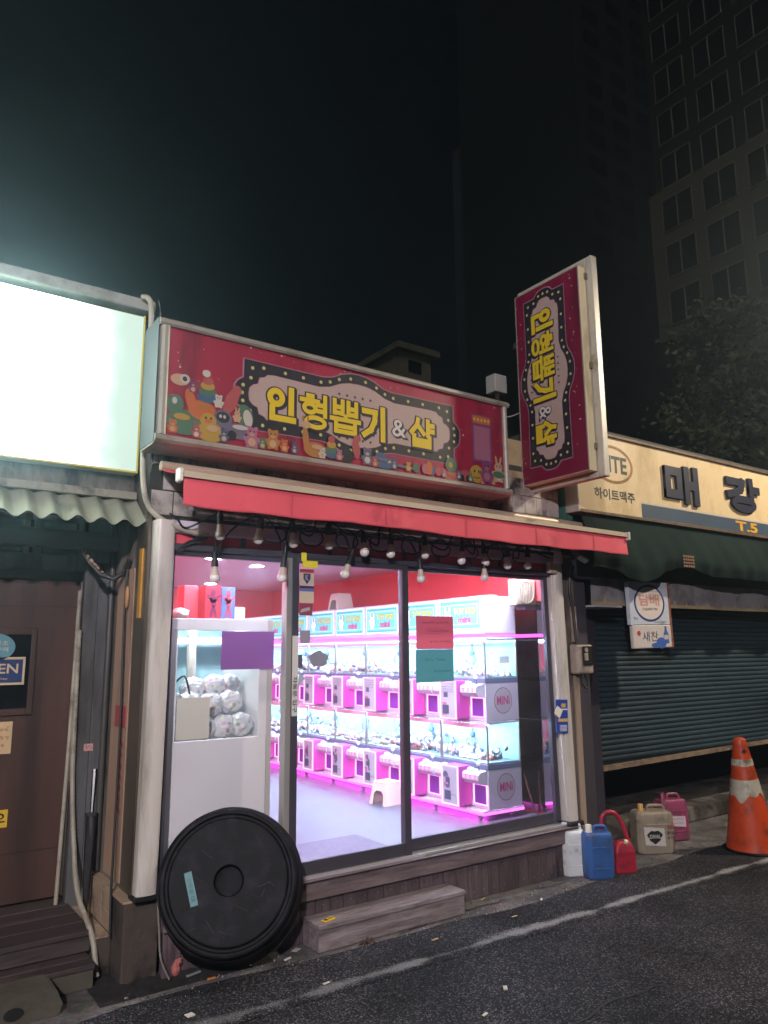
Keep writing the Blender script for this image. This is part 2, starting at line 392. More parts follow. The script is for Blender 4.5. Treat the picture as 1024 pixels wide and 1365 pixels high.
me = bpy.data.meshes.new('road_marking')
vv, ff, uvs = [], [], []
for i in range(80):
    x = -8 + 28 * i / 79; y = -.632 - .0188 * x; w = .078 + .006 * math.sin(i)
    vv += [(x, y - w, .013), (x, y + w, .013)]
for i in range(79): ff.append((2 * i, 2 * i + 2, 2 * i + 3, 2 * i + 1))
me.from_pydata(vv, [], ff); ul = me.uv_layers.new(name='UVMap')
for p in me.polygons:
    for li in p.loop_indices: ul.data[li].uv = (0, me.loops[li].vertex_index % 2)
me.materials.append(line_m); link('road_marking', me, kind='structure')
# cracks in apron and road
crk = M('crack_shadow', (.018, .018, .02), .95)
def crack(pts, w, z):
    g = MB(); P = []
    rr = random.Random(len(pts) * 31 + int(pts[0][0] * 100))
    for (a, b) in zip(pts[:-1], pts[1:]):
        for k in range(8):
            t = k / 8; P.append((a[0] + (b[0] - a[0]) * t + rr.uniform(-.012, .012), a[1] + (b[1] - a[1]) * t + rr.uniform(-.012, .012)))
    n = len(P)
    for i in range(n - 1):
        w0 = w * (.4 + .6 * math.sin(math.pi * i / n)); w1 = w * (.4 + .6 * math.sin(math.pi * (i + 1) / n))
        g._new([(P[i][0], P[i][1] - w0, z), (P[i + 1][0], P[i + 1][1] - w1, z), (P[i + 1][0], P[i + 1][1] + w1, z), (P[i][0], P[i][1] + w0, z)], [(0, 1, 2, 3)])
    return g
crack([(2.92, -.27), (3.25, -.22), (3.6, -.19), (3.95, -.2)], .009, .005).done('crack', crk, ground)
crack([(4.15, -.12), (4.35, -.17), (4.55, -.16)], .006, .005).done('crack', crk, ground)
crack([(1.2, -.25), (1.7, -.3), (2.3, -.28)], .007, .0125).done('crack', crk, road)
crack([(2.9, -1.45), (3.5, -1.36), (4.2, -1.34), (5.0, -1.22)], .008, .0125).done('crack', crk, road)
crack([(2.6, -1.72), (3.2, -1.62), (3.7, -1.66)], .007, .0125).done('crack', crk, road)
# kerb and raised threshold in front of the shuttered shop
kerb_m = M('kerb_concrete', '#5d5650', .9, var=.3, scale=5, bump=.5, bscale=25, dirt='#26221f', dscale=4, damt=.6)
MB().box(5.02, 14, .42, 1.6, .0, .15, bev=.015).done('kerb', kerb_m, kind='structure')
soil = M('dark_soil', '#1b1817', .95, var=.5, scale=14, bump=.9, bscale=30)
g = MB(); K = 26
for i in range(K + 1):
    for j in range(13):
        x = 1.18 + .95 * i / K; y = -.18 + .42 * j / 12
        f = math.sin(math.pi * i / K) * math.sin(math.pi * j / 12)
        g.bm.verts.new((x, y, .003 + f * random.uniform(.002, .03)))
g.bm.verts.ensure_lookup_table()
for i in range(K):
    for j in range(12):
        a = i * 13 + j; g.bm.faces.new([g.bm.verts[q] for q in (a, a + 13, a + 14, a + 1)])
g.done('soil', soil, label='wet dark dirt gathered below the tiled plinth', cat='dirt', kind='stuff')

# ---- far towers -------------------------------------------------------------
def lerp3(a, b, t): return a + (b - a) * t
tower_lit = M('tower_lit_render', '#7d7461', .9, var=.12, scale=.3)
tower_unlit = M('tower_unlit_render', '#2c2823', .9, var=.15, scale=.3)  # lit and unlit storeys painted in two tones for the street light's cut-off
win_dark = M('tower_window', '#0a0b0d', .25)
win_fr = M('tower_window_frame', '#b7b0a0', .6)
k = 38 / 28.
tY = lambda y: (y + 4.295) * k - 4.295
tZ = lambda z: (z - 1.7) * k + 1.7
tw = thing('apartment_tower', (45, tY(9), 0), 'large apartment tower with rows of wide paired windows above leafy tree', 'tower')
bx('wall', tower_lit, tw, 38, 54, tY(-8), tY(14.18), tZ(14.9), tZ(21.95)); bx('upper_wall', tower_unlit, tw, 38.25, 53.7, tY(-7.8), tY(13.9), tZ(21.95), tZ(44))
bx('lower_wall', tower_unlit, tw, 38.9, 53.5, tY(-7.6), tY(13.6), 0, tZ(14.9))
def tower_window(x, y0, y1, z0, z1, par):
    w = MB().box(x - .02, x + .3, y0, y1, z0, z1).done('window', win_dark, par)
    g = MB()
    for a, b in ((y0 - .05, y0), (y1, y1 + .05), ((y0 + y1) / 2 - .04, (y0 + y1) / 2 + .04)): g.box(x - .06, x + .02, a, b, z0, z1)
    g.box(x - .07, x + .02, y0 - .05, y1 + .05, z1, z1 + .05); g.box(x - .09, x + .02, y0 - .08, y1 + .08, z0 - .06, z0)
    g.done('frame', win_fr, w)
for r_ in range(-1, 9):
    for c_ in range(5):
        zt = 21.4 + 2.19 * (r_ - 0) - 2.19 * 2; zb = zt - 1.5
        y1 = 13.5 - 1.98 * c_; y0 = y1 - 1.4
        if r_ < 0 : continue
        tower_window(38. if zt < 21.95 else 38.25, tY(y0), tY(y1), tZ(zb), tZ(zt), tw)
t2 = thing('apartment_tower', (66, 44, 0), 'tall slim dark tower with faint windows directly beyond the upright shop sign', 'tower')
blue_d = M('tower_slate', '#343a42', .9, var=.15, scale=.2)
bx('wall', blue_d, t2, 56, 72, 40, 58, 0, 84)
for r_ in range(20):
    for c_ in range(3):
        MB().box(57.6 + 4.2 * c_, 60.2 + 4.2 * c_, 39.95, 40.2, 20 + 3 * r_, 21.8 + 3 * r_).done('window', win_dark, t2)
t3 = thing('apartment_tower', (63, 57, 0), 'narrow pale distant tower block standing apart from the slim dark tower', 'tower')
pale_t = M('tower_pale', '#858c9c', .9, var=.12, scale=.2)
bx('wall', pale_t, t3, 45.6 * 1.35, 50 * 1.35, 55.5, 66, 0, tZ(51) + .5)
for r_ in range(14):
    for c_ in range(2):
        MB().box(62.3 + 2.9 * c_, 63.9 + 2.9 * c_, 55.44, 55.7, 30 + 3 * r_, 31.7 + 3 * r_).done('window', win_dark, t3)
# rooftop hut and roofs behind the shop
hut_m = M('hut_plaster', '#6c6458', .9, var=.15, scale=1.2, dirt='#2e2a26', dscale=1.5, damt=.4)
hut = thing('rooftop_house', (10.3, 9.5, 0), 'plain plaster rooftop hut with one dark window behind the main signboard', 'house')
bx('wall', hut_m, hut, 9.85, 10.8, 9.02, 11, 0, 8.6); bx('roof', hut_m, hut, 9.7, 10.95, 8.85, 11.2, 8.6, 8.75)
w = bx('window', win_dark, hut, 10.12, 10.5, 9.005, 9.1, 8.12, 8.42)
lowb = thing('low_building', (8, 10, 0), 'low dark roofline of a building behind the shop roof', 'building')
bx('wall', M('low_building_wall', '#2a2825', .9, var=.2, scale=1), lowb, 6.6, 16, 9.6, 16, 0, 7.2); bx('roof', M('low_roof', '#1d1c1b', .9, var=.2), lowb, 6.4, 16.2, 9.4, 16.2, 7.2, 7.35)

# ---- tree beyond the right-hand roof
def build_tree(base, h, r, label):
    t = thing('tree', base, label, 'tree'); B = Vector(base); rr = random.Random(5)
    g = MB(); g.tube([B, B + Vector((.1, 0, h * .3)), B + Vector((-.1, .1, h * .6)), B + Vector((0, 0, h * .92))], [.28, .22, .14, .03], 8)
    limbs = []
    for i in range(16):
        a = rr.uniform(0, 6.28); z0 = h * rr.uniform(.25, .75); L = r * rr.uniform(.6, 1) * (1.15 - z0 / h)
        p0 = B + Vector((0, 0, z0)); p1 = p0 + Vector((math.cos(a) * L, math.sin(a) * L, L * .55)); limbs.append((p0, p1)); g.tube([p0, (p0 + p1) / 2 + Vector((0, 0, .1)), p1], [.09, .06, .02], 5)
    g.done('trunk', M('bark', '#2f2721', .9, var=.3, scale=6, bump=.5, bscale=20), t)
    vv, ff = [], []
    clumps = []
    for i in range(150):
        zf = rr.random(); zc = h * (.22 + .8 * zf); rad = r * (math.sin(math.pi * min(1, .12 + .9 * (1 - zf))) ** .7) * (rr.random() ** .45)
        a = rr.uniform(0, 6.28); clumps.append((B + Vector((math.cos(a) * rad, math.sin(a) * rad, zc)), rr.uniform(.28, .62)))
    for c, cr in clumps:
        for j in range(95):
            d = Vector((rr.gauss(0, 1), rr.gauss(0, 1), rr.gauss(0, .8))) * cr * .62; p = c + d
            u = Vector((rr.uniform(-1, 1), rr.uniform(-1, 1), rr.uniform(-1, 1))).normalized(); w_ = u.cross(Vector((rr.uniform(-1, 1), rr.uniform(-1, 1), .3))).normalized()
            s_ = rr.uniform(.07, .13); i0 = len(vv)
            vv += [p - u * s_, p + w_ * s_ * .5, p + u * s_, p - w_ * s_ * .5]; ff.append((i0, i0 + 1, i0 + 2, i0 + 3))
    me = bpy.data.meshes.new('crown'); me.from_pydata(vv, [], ff); me.materials.append(M('leaf', '#78805c', .6, var=.3, scale=2))
    link('crown', me, t)
build_tree((22, 7.7, 0), 11.9, 2.3, 'dark leafy tree rising behind the roof of the shuttered shop')

# ================================================================== THE CLAW-MACHINE SHOP
XL, XR, YB, ZF, ZC = 1.50, 4.70, 5.05, .40, 2.52
shop = thing('arcade_shop', (3.1, 0, 0), 'small brightly lit claw machine arcade with glass front and wood plank skirting', 'shop')
red_wall = M('red_wall', '#ee4a54', .55, var=.05, scale=1.5)
floor_m = M('vinyl_floor', '#75758a', .35, var=.08, scale=3, dirt='#62617a', dscale=3, damt=.15)
ceil_m = M('ceiling_panel', '#e3c6cc', .45, var=.03)
dirty = M('sooty_plaster', '#776f67', .9, var=.25, scale=2.5, bump=.5, bscale=18, dirt='#211e1c', dscale=3.5, damt=.6, stretch=(1, 1, .35))
bx('floor', floor_m, shop, XL, XR, .03, YB, .2, ZF)
bx('ceiling', ceil_m, shop, XL, XR, .03, YB, ZC, ZC + .1)
bx('back_wall', red_wall, shop, XL - .08, XR + .1, YB, YB + .1, .2, 3.0)
bx('side_wall', red_wall, shop, XL - .09, XL, .1, YB, ZF, ZC)
bx('side_wall', red_wall, shop, XR, XR + .1, .06, YB, ZF, ZC)
bx('wall_end', M('wall_end_grey', '#6a6674', .6), shop, XR - .001, XR + .1, .035, .0595, ZF, ZC)
mirror_m = M('mirror', (.72, .7, .75), .03, metal=1.)
bx('mirror_panel', mirror_m, shop, XR - .012, XR - .002, .05, 1.6, ZF + .02, 2.1)
bx('outer_wall', dirty, shop, XL - .12, XL - .092, .05, YB, 0, 3.1)
bx('outer_wall', dirty, shop, XR + .102, XR + .16, .05, YB, 0, 3.1)
bx('roof', M('roof_sheet', '#3b3836', .8, var=.2), shop, XL - .15, XR + .2, .02, YB + .15, 3.1, 3.2)
# old grey tile band above the window, each tile a piece
tile_m = M('soot_tile', '#a09a95', .7, var=.2, scale=6, dirt='#262220', dscale=4, damt=.6)
hdr = bx('header_wall', M('header_mortar', '#2b2826', .95, var=.2), shop, 1.36, 4.86, .012, .028, 2.47, 3.1)
for r_ in range(4):
    for c_ in range(26):
        x0 = 1.37 + c_ * .134 + (.067 if r_ % 2 else 0); x1 = min(x0 + .128, 4.85)
        if x1 - x0 < .03: continue
        j = random.uniform(-.003, .003)
        MB().box(x0, x1, 0 + j, .02, 2.50 + r_ * .15, 2.643 + r_ * .15, bev=.003).done('tile', tile_m, hdr)
# window head: aluminium rails and red film strip
lav = M('head_rail', '#dcd8e8', .4, metal=.35, var=.08)
bx('head_rail', lav, shop, 1.48, 4.68, -.05, .011, 2.395, 2.468, .006)
bx('head_film', M('red_film', '#d85060', .4), shop, 1.48, 4.68, -.02, .011, 2.335, 2.393)
bx('head_rail', dark_alu, shop, 1.48, 4.68, -.04, .03, 2.295, 2.333, .004)
for x in [1.62 + .31 * i for i in range(10)]: bx('rail_clip', dark_alu, shop, x, x + .03, -.03, -.021, 2.335, 2.393)
# posts
def post(name, pts_b, pts_t, mat):
    g = MB(); seg = 14; prof = []
    for q in range(seg + 1):
        a = math.pi * q / seg; prof.append((math.cos(a), math.sin(a)))
    def ring(c, w, z):
        return [(c - w * u, -.03 - .045 * v ** .5 if v > 0 else -.03, z) for u, v in prof] + [(c + w, .02, z), (c - w, .02, z)]
    b = ring(*pts_b); t = ring(*pts_t); n = len(b)
    g._new(b + t, [(i, (i + 1) % n, n + (i + 1) % n, n + i) for i in range(n)] + [tuple(range(n - 1, -1, -1)), tuple(range(n, 2 * n))], smooth=False)
    return g.done(name, mat, shop)
post('post', (1.425, .058, .44), (1.447, .058, 2.46), white_pvc)
post('post', (4.775, .056, .385), (4.728, .056, 2.46), white_pvc)
bx('post_foot', M('black_plastic', '#17161a', .5), shop, 4.70, 4.86, -.09, .03, .345, .384, .008)
bx('post_foot', MATS['black_plastic'], shop, 1.36, 1.49, -.06, .05, .41, .439, .006)
MB().tube([(4.665, -.05, 2.3), (4.68, -.05, 1.3), (4.715, -.05, .42)], .012, 8).done('conduit', white_pvc, shop)
# frames
def leaf(name, x0, x1, y, zb, zt, st, lean=0., rail=.07, label=None):
    """a framed glazed panel: stiles, rails and pane"""
    d = thing(name, ((x0 + x1) / 2, y, zb)); d.parent = shop; d.matrix_parent_inverse = root_matrix(shop).inverted()
    if label: d['label'] = label
    MB().box(x0, x0 + st, y - .018, y + .018, zb, zt, bev=.003).done('stile', dark_alu, d)
    MB().hexa([(x1 - st + lean, y - .018, zb), (x1 + lean, y - .018, zb), (x1 + lean, y + .018, zb), (x1 - st + lean, y + .018, zb), (x1 - st, y - .018, zt), (x1, y - .018, zt), (x1, y + .018, zt), (x1 - st, y + .018, zt)]).done('stile', dark_alu, d)
    MB().box(x0 + st, x1 - st, y - .016, y + .016, zb, zb + rail, bev=.003).done('bottom_rail', dark_alu, d)
    MB().box(x0 + st, x1 - st, y - .016, y + .016, zt - .03, zt, bev=.003).done('top_rail', dark_alu, d)
    g = MB(); g._new([(x0 + st - .005, y, zb + rail - .005), (x1 - st + .005 + lean, y, zb + rail - .005), (x1 - st + .005, y, zt - .025), (x0 + st - .005, y, zt - .025)], [(0, 1, 2, 3)])
    g.done('pane', pane_m, d)
    return d
leaf('window_panel', 1.492, 2.272, .005, .42, 2.293, .03, rail=.05)
leaf('sliding_door', 2.282, 3.205, -.02, .372, 2.293, .05, rail=.075)
leaf('window_panel', 3.172, 4.668, .022, .385, 2.293, .045, lean=.03, rail=.07)
bx('door_post', alu, shop, 2.238, 2.279, -.045, .02, .39, 2.293, .004)
bx('track', alu, shop, 2.24, 4.72, -.055, .06, .352, .37, .003)
bx('track', M('track_light', '#c9c4d4', .35, metal=.5), shop, 2.24, 3.3, -.062, -.056, .352, .362)
# wooden sill board and plank skirting
skirt_w = wood('skirting_wood', '#33292b', '#63555a', 'Z', .6)
board_w = wood('sill_wood', '#43383a', '#7a6c6e', 'X', .6)
bx('sill_board', board_w, shop, 1.52, 4.86, -.075, .03, .235, .348, .006)
bx('sill_cap', board_w, shop, 1.52, 4.88, -.1, .03, .3485, .3515)
x = 1.53; i = 0
while x < 4.8:
    wd = random.uniform(.094, .11); x1 = min(x + wd, 4.85); yy = -.048 + random.uniform(-.003, .003)
    pl = MB().box(x, x1 - .004, yy, .0, .002, .2345, bev=.003).done('plank', skirt_w, shop)
    g = MB()
    for z in (.05, .19): g.blob(((x + x1) / 2, yy, z), .004, 0, 1)
    g.done('nail', M('nail_steel', '#a9a5a0', .4, metal=.8), pl)
    x = x1
# step in front of door
stepw = wood('step_wood', '#4a4143', '#998d90', 'X', .6)
st = thing('wooden_step', (2.93, -.12, 0), 'low wooden box step in front of the shop door', 'step')
for y0, y1 in ((-.245, -.128), (-.122, -.052)): MB().box(2.372, 3.485, y0, y1, .122, .15, bev=.004).done('tread_plank', stepw, st)
MB().box(2.376, 3.48, -.238, -.21, .004, .1215, bev=.003).done('riser', stepw, st)
MB().box(2.376, 2.4, -.2095, -.053, .004, .1215, bev=.002).done('side_board', stepw, st)
MB().box(3.456, 3.48, -.2095, -.053, .004, .1215, bev=.002).done('side_board', stepw, st)
g = MB(); xf = Matrix.Translation((2.47, -.19, .151)) @ Matrix.Rotation(.25, 4, 'Z')
g.box(-.045, .045, -.02, .02, 0, .006, xf=xf, bev=.002); g.mi = 1; g.box(-.03, -.01, -.012, .012, .006, .0068, xf=xf); g.box(.0, .03, -.004, .004, .006, .0068, xf=xf)
g.done('yellow_tag', [M('yellow_plastic', '#d8b52c', .5), M('print_black', '#131313', .6)], label='small yellow tag lying on the wooden step', cat='tag')

# ---- side wall strip of the shop, towards the old house
bx('corner_cladding', M('steel_cladding', '#7c7468', .35, metal=.7, var=.2, scale=5, stretch=(1, 1, .1), dirt='#2c2622', dscale=3, damt=.5), shop, 1.36, 1.378, .0, .2, .43, 2.5)
MATS_side = M('yellowed_panel', '#a98c78', .5, var=.2, scale=4, stretch=(1, 1, .2), dirt='#57402f', dscale=3, damt=.4)
bx('side_panel', MATS_side, shop, 1.355, 1.379, .205, .52, .45, 2.2)
pstr = bx('poster_strip', M('red_poster', '#a3474b', .6, var=.15, scale=6), shop, 1.349, 1.3545, .22, .42, 1.28, 1.40)
g = MB()
for i in range(7):
    z = .8 + .06 * i; g.poly(FXn(1.355), [(.24 + .02 * (i % 3), z), (.34 - .015 * (i % 2), z + .03), (.33, z + .055), (.25, z + .03)], .001)
g.done('poster_print', M('pink_paint', '#b04a5c', .6), shop)
g = MB().tube([(1.352, .66, 2.6), (1.352, .66, 2.0), (1.352, .66, 1.2), (1.352, .66, .42)], .02, 10); g.done('drain_pipe', M('pipe_grey', '#4d4a48', .45, var=.15, metal=.3), shop)
MB().box(1.35, 1.372, .06, .11, 1.9, 2.3).done('amber_reflector_strip', M('amber_strip', '#c9963e', .35, var=.2, scale=8), shop)
g = MB(); g.blob((1.34, .28, 2.03), (.012, .03, .07), 0, 2); g.done('hanging_wood_tag', M('tan_wood', '#b58a62', .6), label='oval tan wooden tag hanging on the dark corner wall', cat='tag')
MB().tube([(1.335, .28, 2.2), (1.333, .29, 1.9), (1.335, .26, 1.4), (1.33, .24, .9), (1.315, .2, .44), (1.31, .16, .2)], .007, 6).done('black_cable', cable_m, label='thin black cable running down the corner beside the tiled plinth', cat='cable')
# tiled plinth
plt = thing('tiled_plinth', (1.4, .3, 0), 'stepped tiled plinth with grimy concrete front beside the black tub', 'plinth')
grime = M('grimy_concrete', '#4a4039', .9, var=.3, scale=4, bump=.6, bscale=20, dirt='#191614', dscale=4, damt=.6)
beige_tile = M('beige_tile', '#a18c78', .45, var=.12, scale=5, dirt='#4b3c30', dscale=6, damt=.35)
bx('core', grime, plt, 1.33, 1.52, .004, .94, .001, .395, .008); bx('core', grime, plt, 1.245, 1.329, .2, .94, .001, .19, .006)
for j in range(4):
    MB().box(1.322, 1.42, .0 + .232 * j, .228 + .232 * j, .3955, .408, bev=.002).done('tile', beige_tile, plt)
    MB().box(1.425, 1.52, .0 + .232 * j, .228 + .232 * j, .3955, .408, bev=.002).done('tile', beige_tile, plt)
    for z0, z1 in ((.205, .297), (.301, .394)): MB().box(1.32, 1.3295, .21 + .182 * j, .388 + .182 * j, z0, z1, bev=.002).done('tile', beige_tile, plt)
    MB().box(1.244, 1.319, .19 + .187 * j, .373 + .187 * j, .1905, .202, bev=.002).done('tile', beige_tile, plt)
# folded umbrella leaning
um = thing('umbrella', (1.27, .62, .2), 'closed black umbrella leaning against the grey metal panel', 'umbrella')
A = Vector((1.26, .5, .205)); B = Vector((1.325, .70, 1.0)); d = (B - A)
g = MB(); pr = [0, .12, .3, .5, .66, .7]; rd = [.006, .016, .024, .03, .034, .02]
g.tube([A + d * p for p in pr], rd, 9); g.done('canopy', M('umbrella_cloth', '#101014', .6, bump=.4, bscale=40), um)
MB().tube([A + d * .7, A + d], [.012, .016], 8).done('handle', M('black_gloss', '#0d0d10', .25), um)
MB().tube([A + d * .67, A + d * .695], .037, 9).done('strap', M('umbrella_strap', '#24242a', .5), um)

# ================================================================== OLD HOUSE ON THE LEFT
house = thing('old_house', (.3, .95, 0), 'weathered old house front with brown wooden door and wooden steps', 'house')
panel_m = M('grey_metal_panel', '#68696a', .5, metal=.3, var=.15, scale=3, stretch=(1, 1, .2), dirt='#34302d', dscale=3, damt=.4)
door_w = M('brown_door', '#4a332c', .5, var=.3, scale=5, stretch=(1, 1, .1), dirt='#2f211d', dscale=3.5, damt=.5, bump=.15, bscale=30)
trim_m = M('door_trim', '#7f7a72', .5, metal=.3, var=.15, dirt='#3d3833', dscale=5, damt=.4, stretch=(1, 1, .2))
bx('wall', dirty, house, -3.0, 1.355, .30, .36, 2.50, 3.82)
bx('wall', dirty, house, -3, 1.40, 1.02, 1.1, 0, 2.9)
bx('ledge', M('pale_mortar', '#8b8577', .9, var=.2, scale=5, dirt='#3d3a36', dscale=5, damt=.5, bump=.5, bscale=20), house, -3, 1.355, .24, .299, 2.62, 2.665)
door = bx('door', door_w, house, .15, 1.225, .95, 1.0, .235, 2.17, .004)
for z0, z1, m_ in ((2.0, 2.004, 0), (.52, .524, 0)): bx('seam', M('seam_dark', '#1c1310', .7), door, .15, 1.224, .9475, .951, z0, z1)
bx('window', M('door_window', '#15161a', .15), door, .3, .951, .938, .949, 1.372, 1.822)
for x0, x1, z0, z1 in ((.951, .985, 1.33, 1.865), (.265, .3, 1.33, 1.865), (.3, .951, 1.33, 1.371), (.3, .951, 1.823, 1.865)): bx('window_bead', door_w, door, x0, x1, .935, .9495, z0, z1, .003)
bx('lintel', trim_m, house, -.2, 1.27, .93, 1.015, 2.235, 2.335, .004)
bx('lintel', M('brown_trim', '#45312b', .6, var=.2), house, -.2, 1.27, .94, 1.015, 2.175, 2.234, .004)
bx('jamb', trim_m, house, 1.228, 1.262, .93, 1.015, .235, 2.174, .004); bx('jamb', trim_m, house, 1.266, 1.284, .94, 1.015, .235, 2.30, .003)
for x0, x1 in ((1.222, 1.306), (1.309, 1.398)): bx('wall_panel', panel_m, house, x0, x1, .80, .86, .2, 2.28, .002)
bx('wall_panel', panel_m, house, 1.222, 1.398, .795, .86, 2.284, 2.6, .002)
# beams under the canopy
beam_m = M('dark_beam', '#5d5855', .8, var=.25, scale=4, stretch=(.2, 1, 1), dirt='#15130f', dscale=3, damt=.5)
bx('beam', beam_m, house, -3, 1.36, .55, .62, 2.34, 2.43, .006)
bx('beam', beam_m, house, -3, 1.30, .70, .76, 2.43, 2.475, .006)
bx('beam', M('pale_batten', '#a49a86', .7, var=.2), house, .86, .89, .90, .93, 2.34, 2.6)
bx('beam', M('pale_batten', '#a49a86', .7, var=.2), house, .60, .62, .90, .93, 2.34, 2.6)
for x0 in (.4, .7, .98): bx('vent_glass', MATS['door_window'], house, x0, x0 + .22, .96, .99, 2.35, 2.56)
# corrugated canopy sheet
cor = thing('corrugated_canopy', (.4, .3, 2.4), 'wavy corrugated plastic canopy sheet above the brown wooden door', 'canopy')
g = MB(); NX = 260; pts = []
for i in range(NX + 1):
    x = -2.2 + (1.36 + 2.2) * i / NX; h = .019 * math.cos((x - 1.24) * 2 * math.pi / .128)
    pts.append((x, h))
v = []
for x, h in pts: v += [(x, .298, 2.63 + h), (x, .05, 2.445 + h), (x, .05, 2.441 + h), (x, .298, 2.626 + h)]
g._new(v, [f for i in range(NX) for f in ((i * 4, i * 4 + 1, i * 4 + 5, i * 4 + 4), (i * 4 + 1, i * 4 + 2, i * 4 + 6, i * 4 + 5), (i * 4 + 2, i * 4 + 3, i * 4 + 7, i * 4 + 6))], smooth=True)
cp_m = M('corrugated_plastic', '#a9aa98', .55, var=.1, scale=4, dirt='#4d4b40', dscale=4, damt=.35)
n = cp_m.node_tree.nodes; l = cp_m.node_tree.links; tl = n.new('ShaderNodeBsdfTranslucent'); tl.inputs[0].default_value = (.5, .54, .46, 1); ms = n.new('ShaderNodeMixShader'); ms.inputs[0].default_value = .45
l.new(n['Principled BSDF'].outputs[0], ms.inputs[1]); l.new(tl.outputs[0], ms.inputs[2]); l.new(ms.outputs[0], n['Material Output'].inputs[0])
g.done('sheet', cp_m, cor)
# sagging cable with taped insulation under the canopy
MB().tube([(1.12, .5, 2.33), (1.16, .46, 2.24), (1.22, .42, 2.17), (1.29, .4, 2.15), (1.34, .38, 2.18), (1.36, .33, 2.26)], .016, 7).done('taped_cable', M('tape_black', '#22201e', .6), label='sagging taped cable under the corrugated canopy', cat='cable')
g = MB(); 
for t_ in range(6): g.blob((1.13 + .018 * t_, .485 - .012 * t_, 2.30 - .024 * t_), (.016, .014, .02), 0, 1, .004)
g.done('peeling_tape', M('peach_tape', '#c39a80', .7, var=.3, scale=30), label='torn peach coloured tape wrapped on the sagging cable', cat='tape')
# corrugated conduit and pipes by the door
g = MB(); P = [(1.20, .775, 1.85), (1.205, .775, 1.3), (1.215, .77, .9), (1.24, .74, .55), (1.215, .5, .36), (1.235, .23, .2), (1.25, .15, .02)]
def smoothp(P, n=6):
    P = [Vector(p) for p in P]; out = []
    for i in range(len(P) - 1):
        p0, p1, p2, p3 = P[max(i - 1, 0)], P[i], P[i + 1], P[min(i + 2, len(P) - 1)]
        for k_ in range(n):
            t = k_ / n; out.append(.5 * ((2 * p1) + (-p0 + p2) * t + (2 * p0 - 5 * p1 + 4 * p2 - p3) * t * t + (-p0 + 3 * p1 - 3 * p2 + p3) * t ** 3))
    return out + [P[-1]]
Q = smoothp(P, 26); g.tube(Q, [.013 + (.0025 if i % 2 else 0) for i in range(len(Q))], 8); g.done('corrugated_conduit', grey_cable, label='grey corrugated conduit hanging beside the brown door frame', cat='conduit')
MB().tube([(1.19, .785, 2.1), (1.183, .785, 1.2), (1.165, .785, .235)], .012, 8).done('thin_pipe', grey_cable, label='thin straight pipe fixed along the brown door frame', cat='pipe')
g = MB(); fn = FY(.954); g.box(1.275, 1.33, .7975, .7992, 1.10, 1.145); g.done('red_sticker', M('sticker_red_white', '#b98a84', .6, var=.5, scale=60), label='tiny red and white sticker on the grey metal panel', cat='sticker')
# signs on the door
op = thing('open_sign', (.7, .93, 1.52), 'blue OPEN sign with cream border in the door window', 'sign')
MB().box(.42, .925, .925, .933, 1.515, 1.685, bev=.002).done('board', M('cream_board', '#cdb894', .6, var=.08), op)
bx('blue_field', M('sign_blue', '#1f3766', .5), op, .435, .91, .9235, .9252, 1.53, 1.67)
g = MB(); put_text(g, FY(.9235), 'OPEN', .64, .885, 1.585, 1.645, .001, offset=.012); put_text(g, FY(.9235), 'Nice Day', .70, .83, 1.545, 1.562, .001, offset=.0); g.done('lettering', MATS['cream_board'], op)
g = MB(); fn = FY(.925); g.disc(fn, (.74, 1.745), .12, .085, .0, 0, 32); g.mi = 1
put_text(g, fn, '담배꽁초', .66, .82, 1.755, 1.785, .001, 1, .0); put_text(g, fn, '금연구역', .66, .82, 1.715, 1.745, .001, 1, .0)
g.done('round_sticker', [M('sticker_blue', '#5d93a0', .5), M('sticker_cream', '#d9c9a8', .6)], label='round pale blue sticker above the OPEN sign', cat='sticker')
g = MB(); g.box(.5, .882, .943, .9475, 1.105, 1.295); g.mi = 1; scribble(g, FY(.943), .55, .87, 1.25, .02, .001, 1, 10); scribble(g, FY(.943), .55, .87, 1.2, .02, .001, 1, 10); scribble(g, FY(.943), .55, .85, 1.15, .02, .001, 1, 8)
g.done('notice_paper', [M('aged_paper', '#c9ad84', .8, var=.12, scale=10), M('faded_ink', '#8b5a3a', .8)], label='yellowed paper notice stuck on the brown wooden door', cat='notice')
g = MB(); g.box(.6, .893, .943, .9475, .678, .78); g.mi = 1; put_text(g, FY(.943), '당기시오', .62, .88, .70, .765, .001, 1, .03); g.done('yellow_sticker', [M('sticker_yellow', '#d3ae2e', .6), MATS['print_black']], label='yellow sticker with black lettering low on the brown door', cat='sticker')
# wooden deck steps
deckw = wood('deck_wood', '#2a2120', '#544746', 'X', .65)
dk = thing('deck_steps', (.2, .5, 0), 'two dark wooden steps leading up to the brown door', 'steps')
for i in range(4):
    y0 = .245 + i * .178; MB().box(-1.5, 1.238, y0, y0 + .172, .2, .228, bev=.004).done('tread_plank', deckw, dk)
MB().box(-1.5, 1.234, .256, .276, .122, .1995, bev=.002).done('riser', deckw, dk)
for y0, y1 in ((.062, .155), (.16, .25)): MB().box(-1.5, 1.215, y0, y1, .096, .122, bev=.004).done('tread_plank', deckw, dk)
MB().box(-1.5, 1.21, .072, .092, .004, .0955, bev=.002).done('riser', M('mossy_board', '#4d473d', .8, var=.25, scale=6, dirt='#2a2721', dscale=4, damt=.4), dk)
MB().box(-1.5, 1.2, .093, .95, .004, .09).done('base', grime, dk)
g = MB(); 
g.prism([(.3, .0), (1.0, .0), (1.015, .05), (.985, .115), (.96, .13), (.3, .13)], lambda u, w_, a: Vector((u, a, w_ + .001)), -.14, .055)
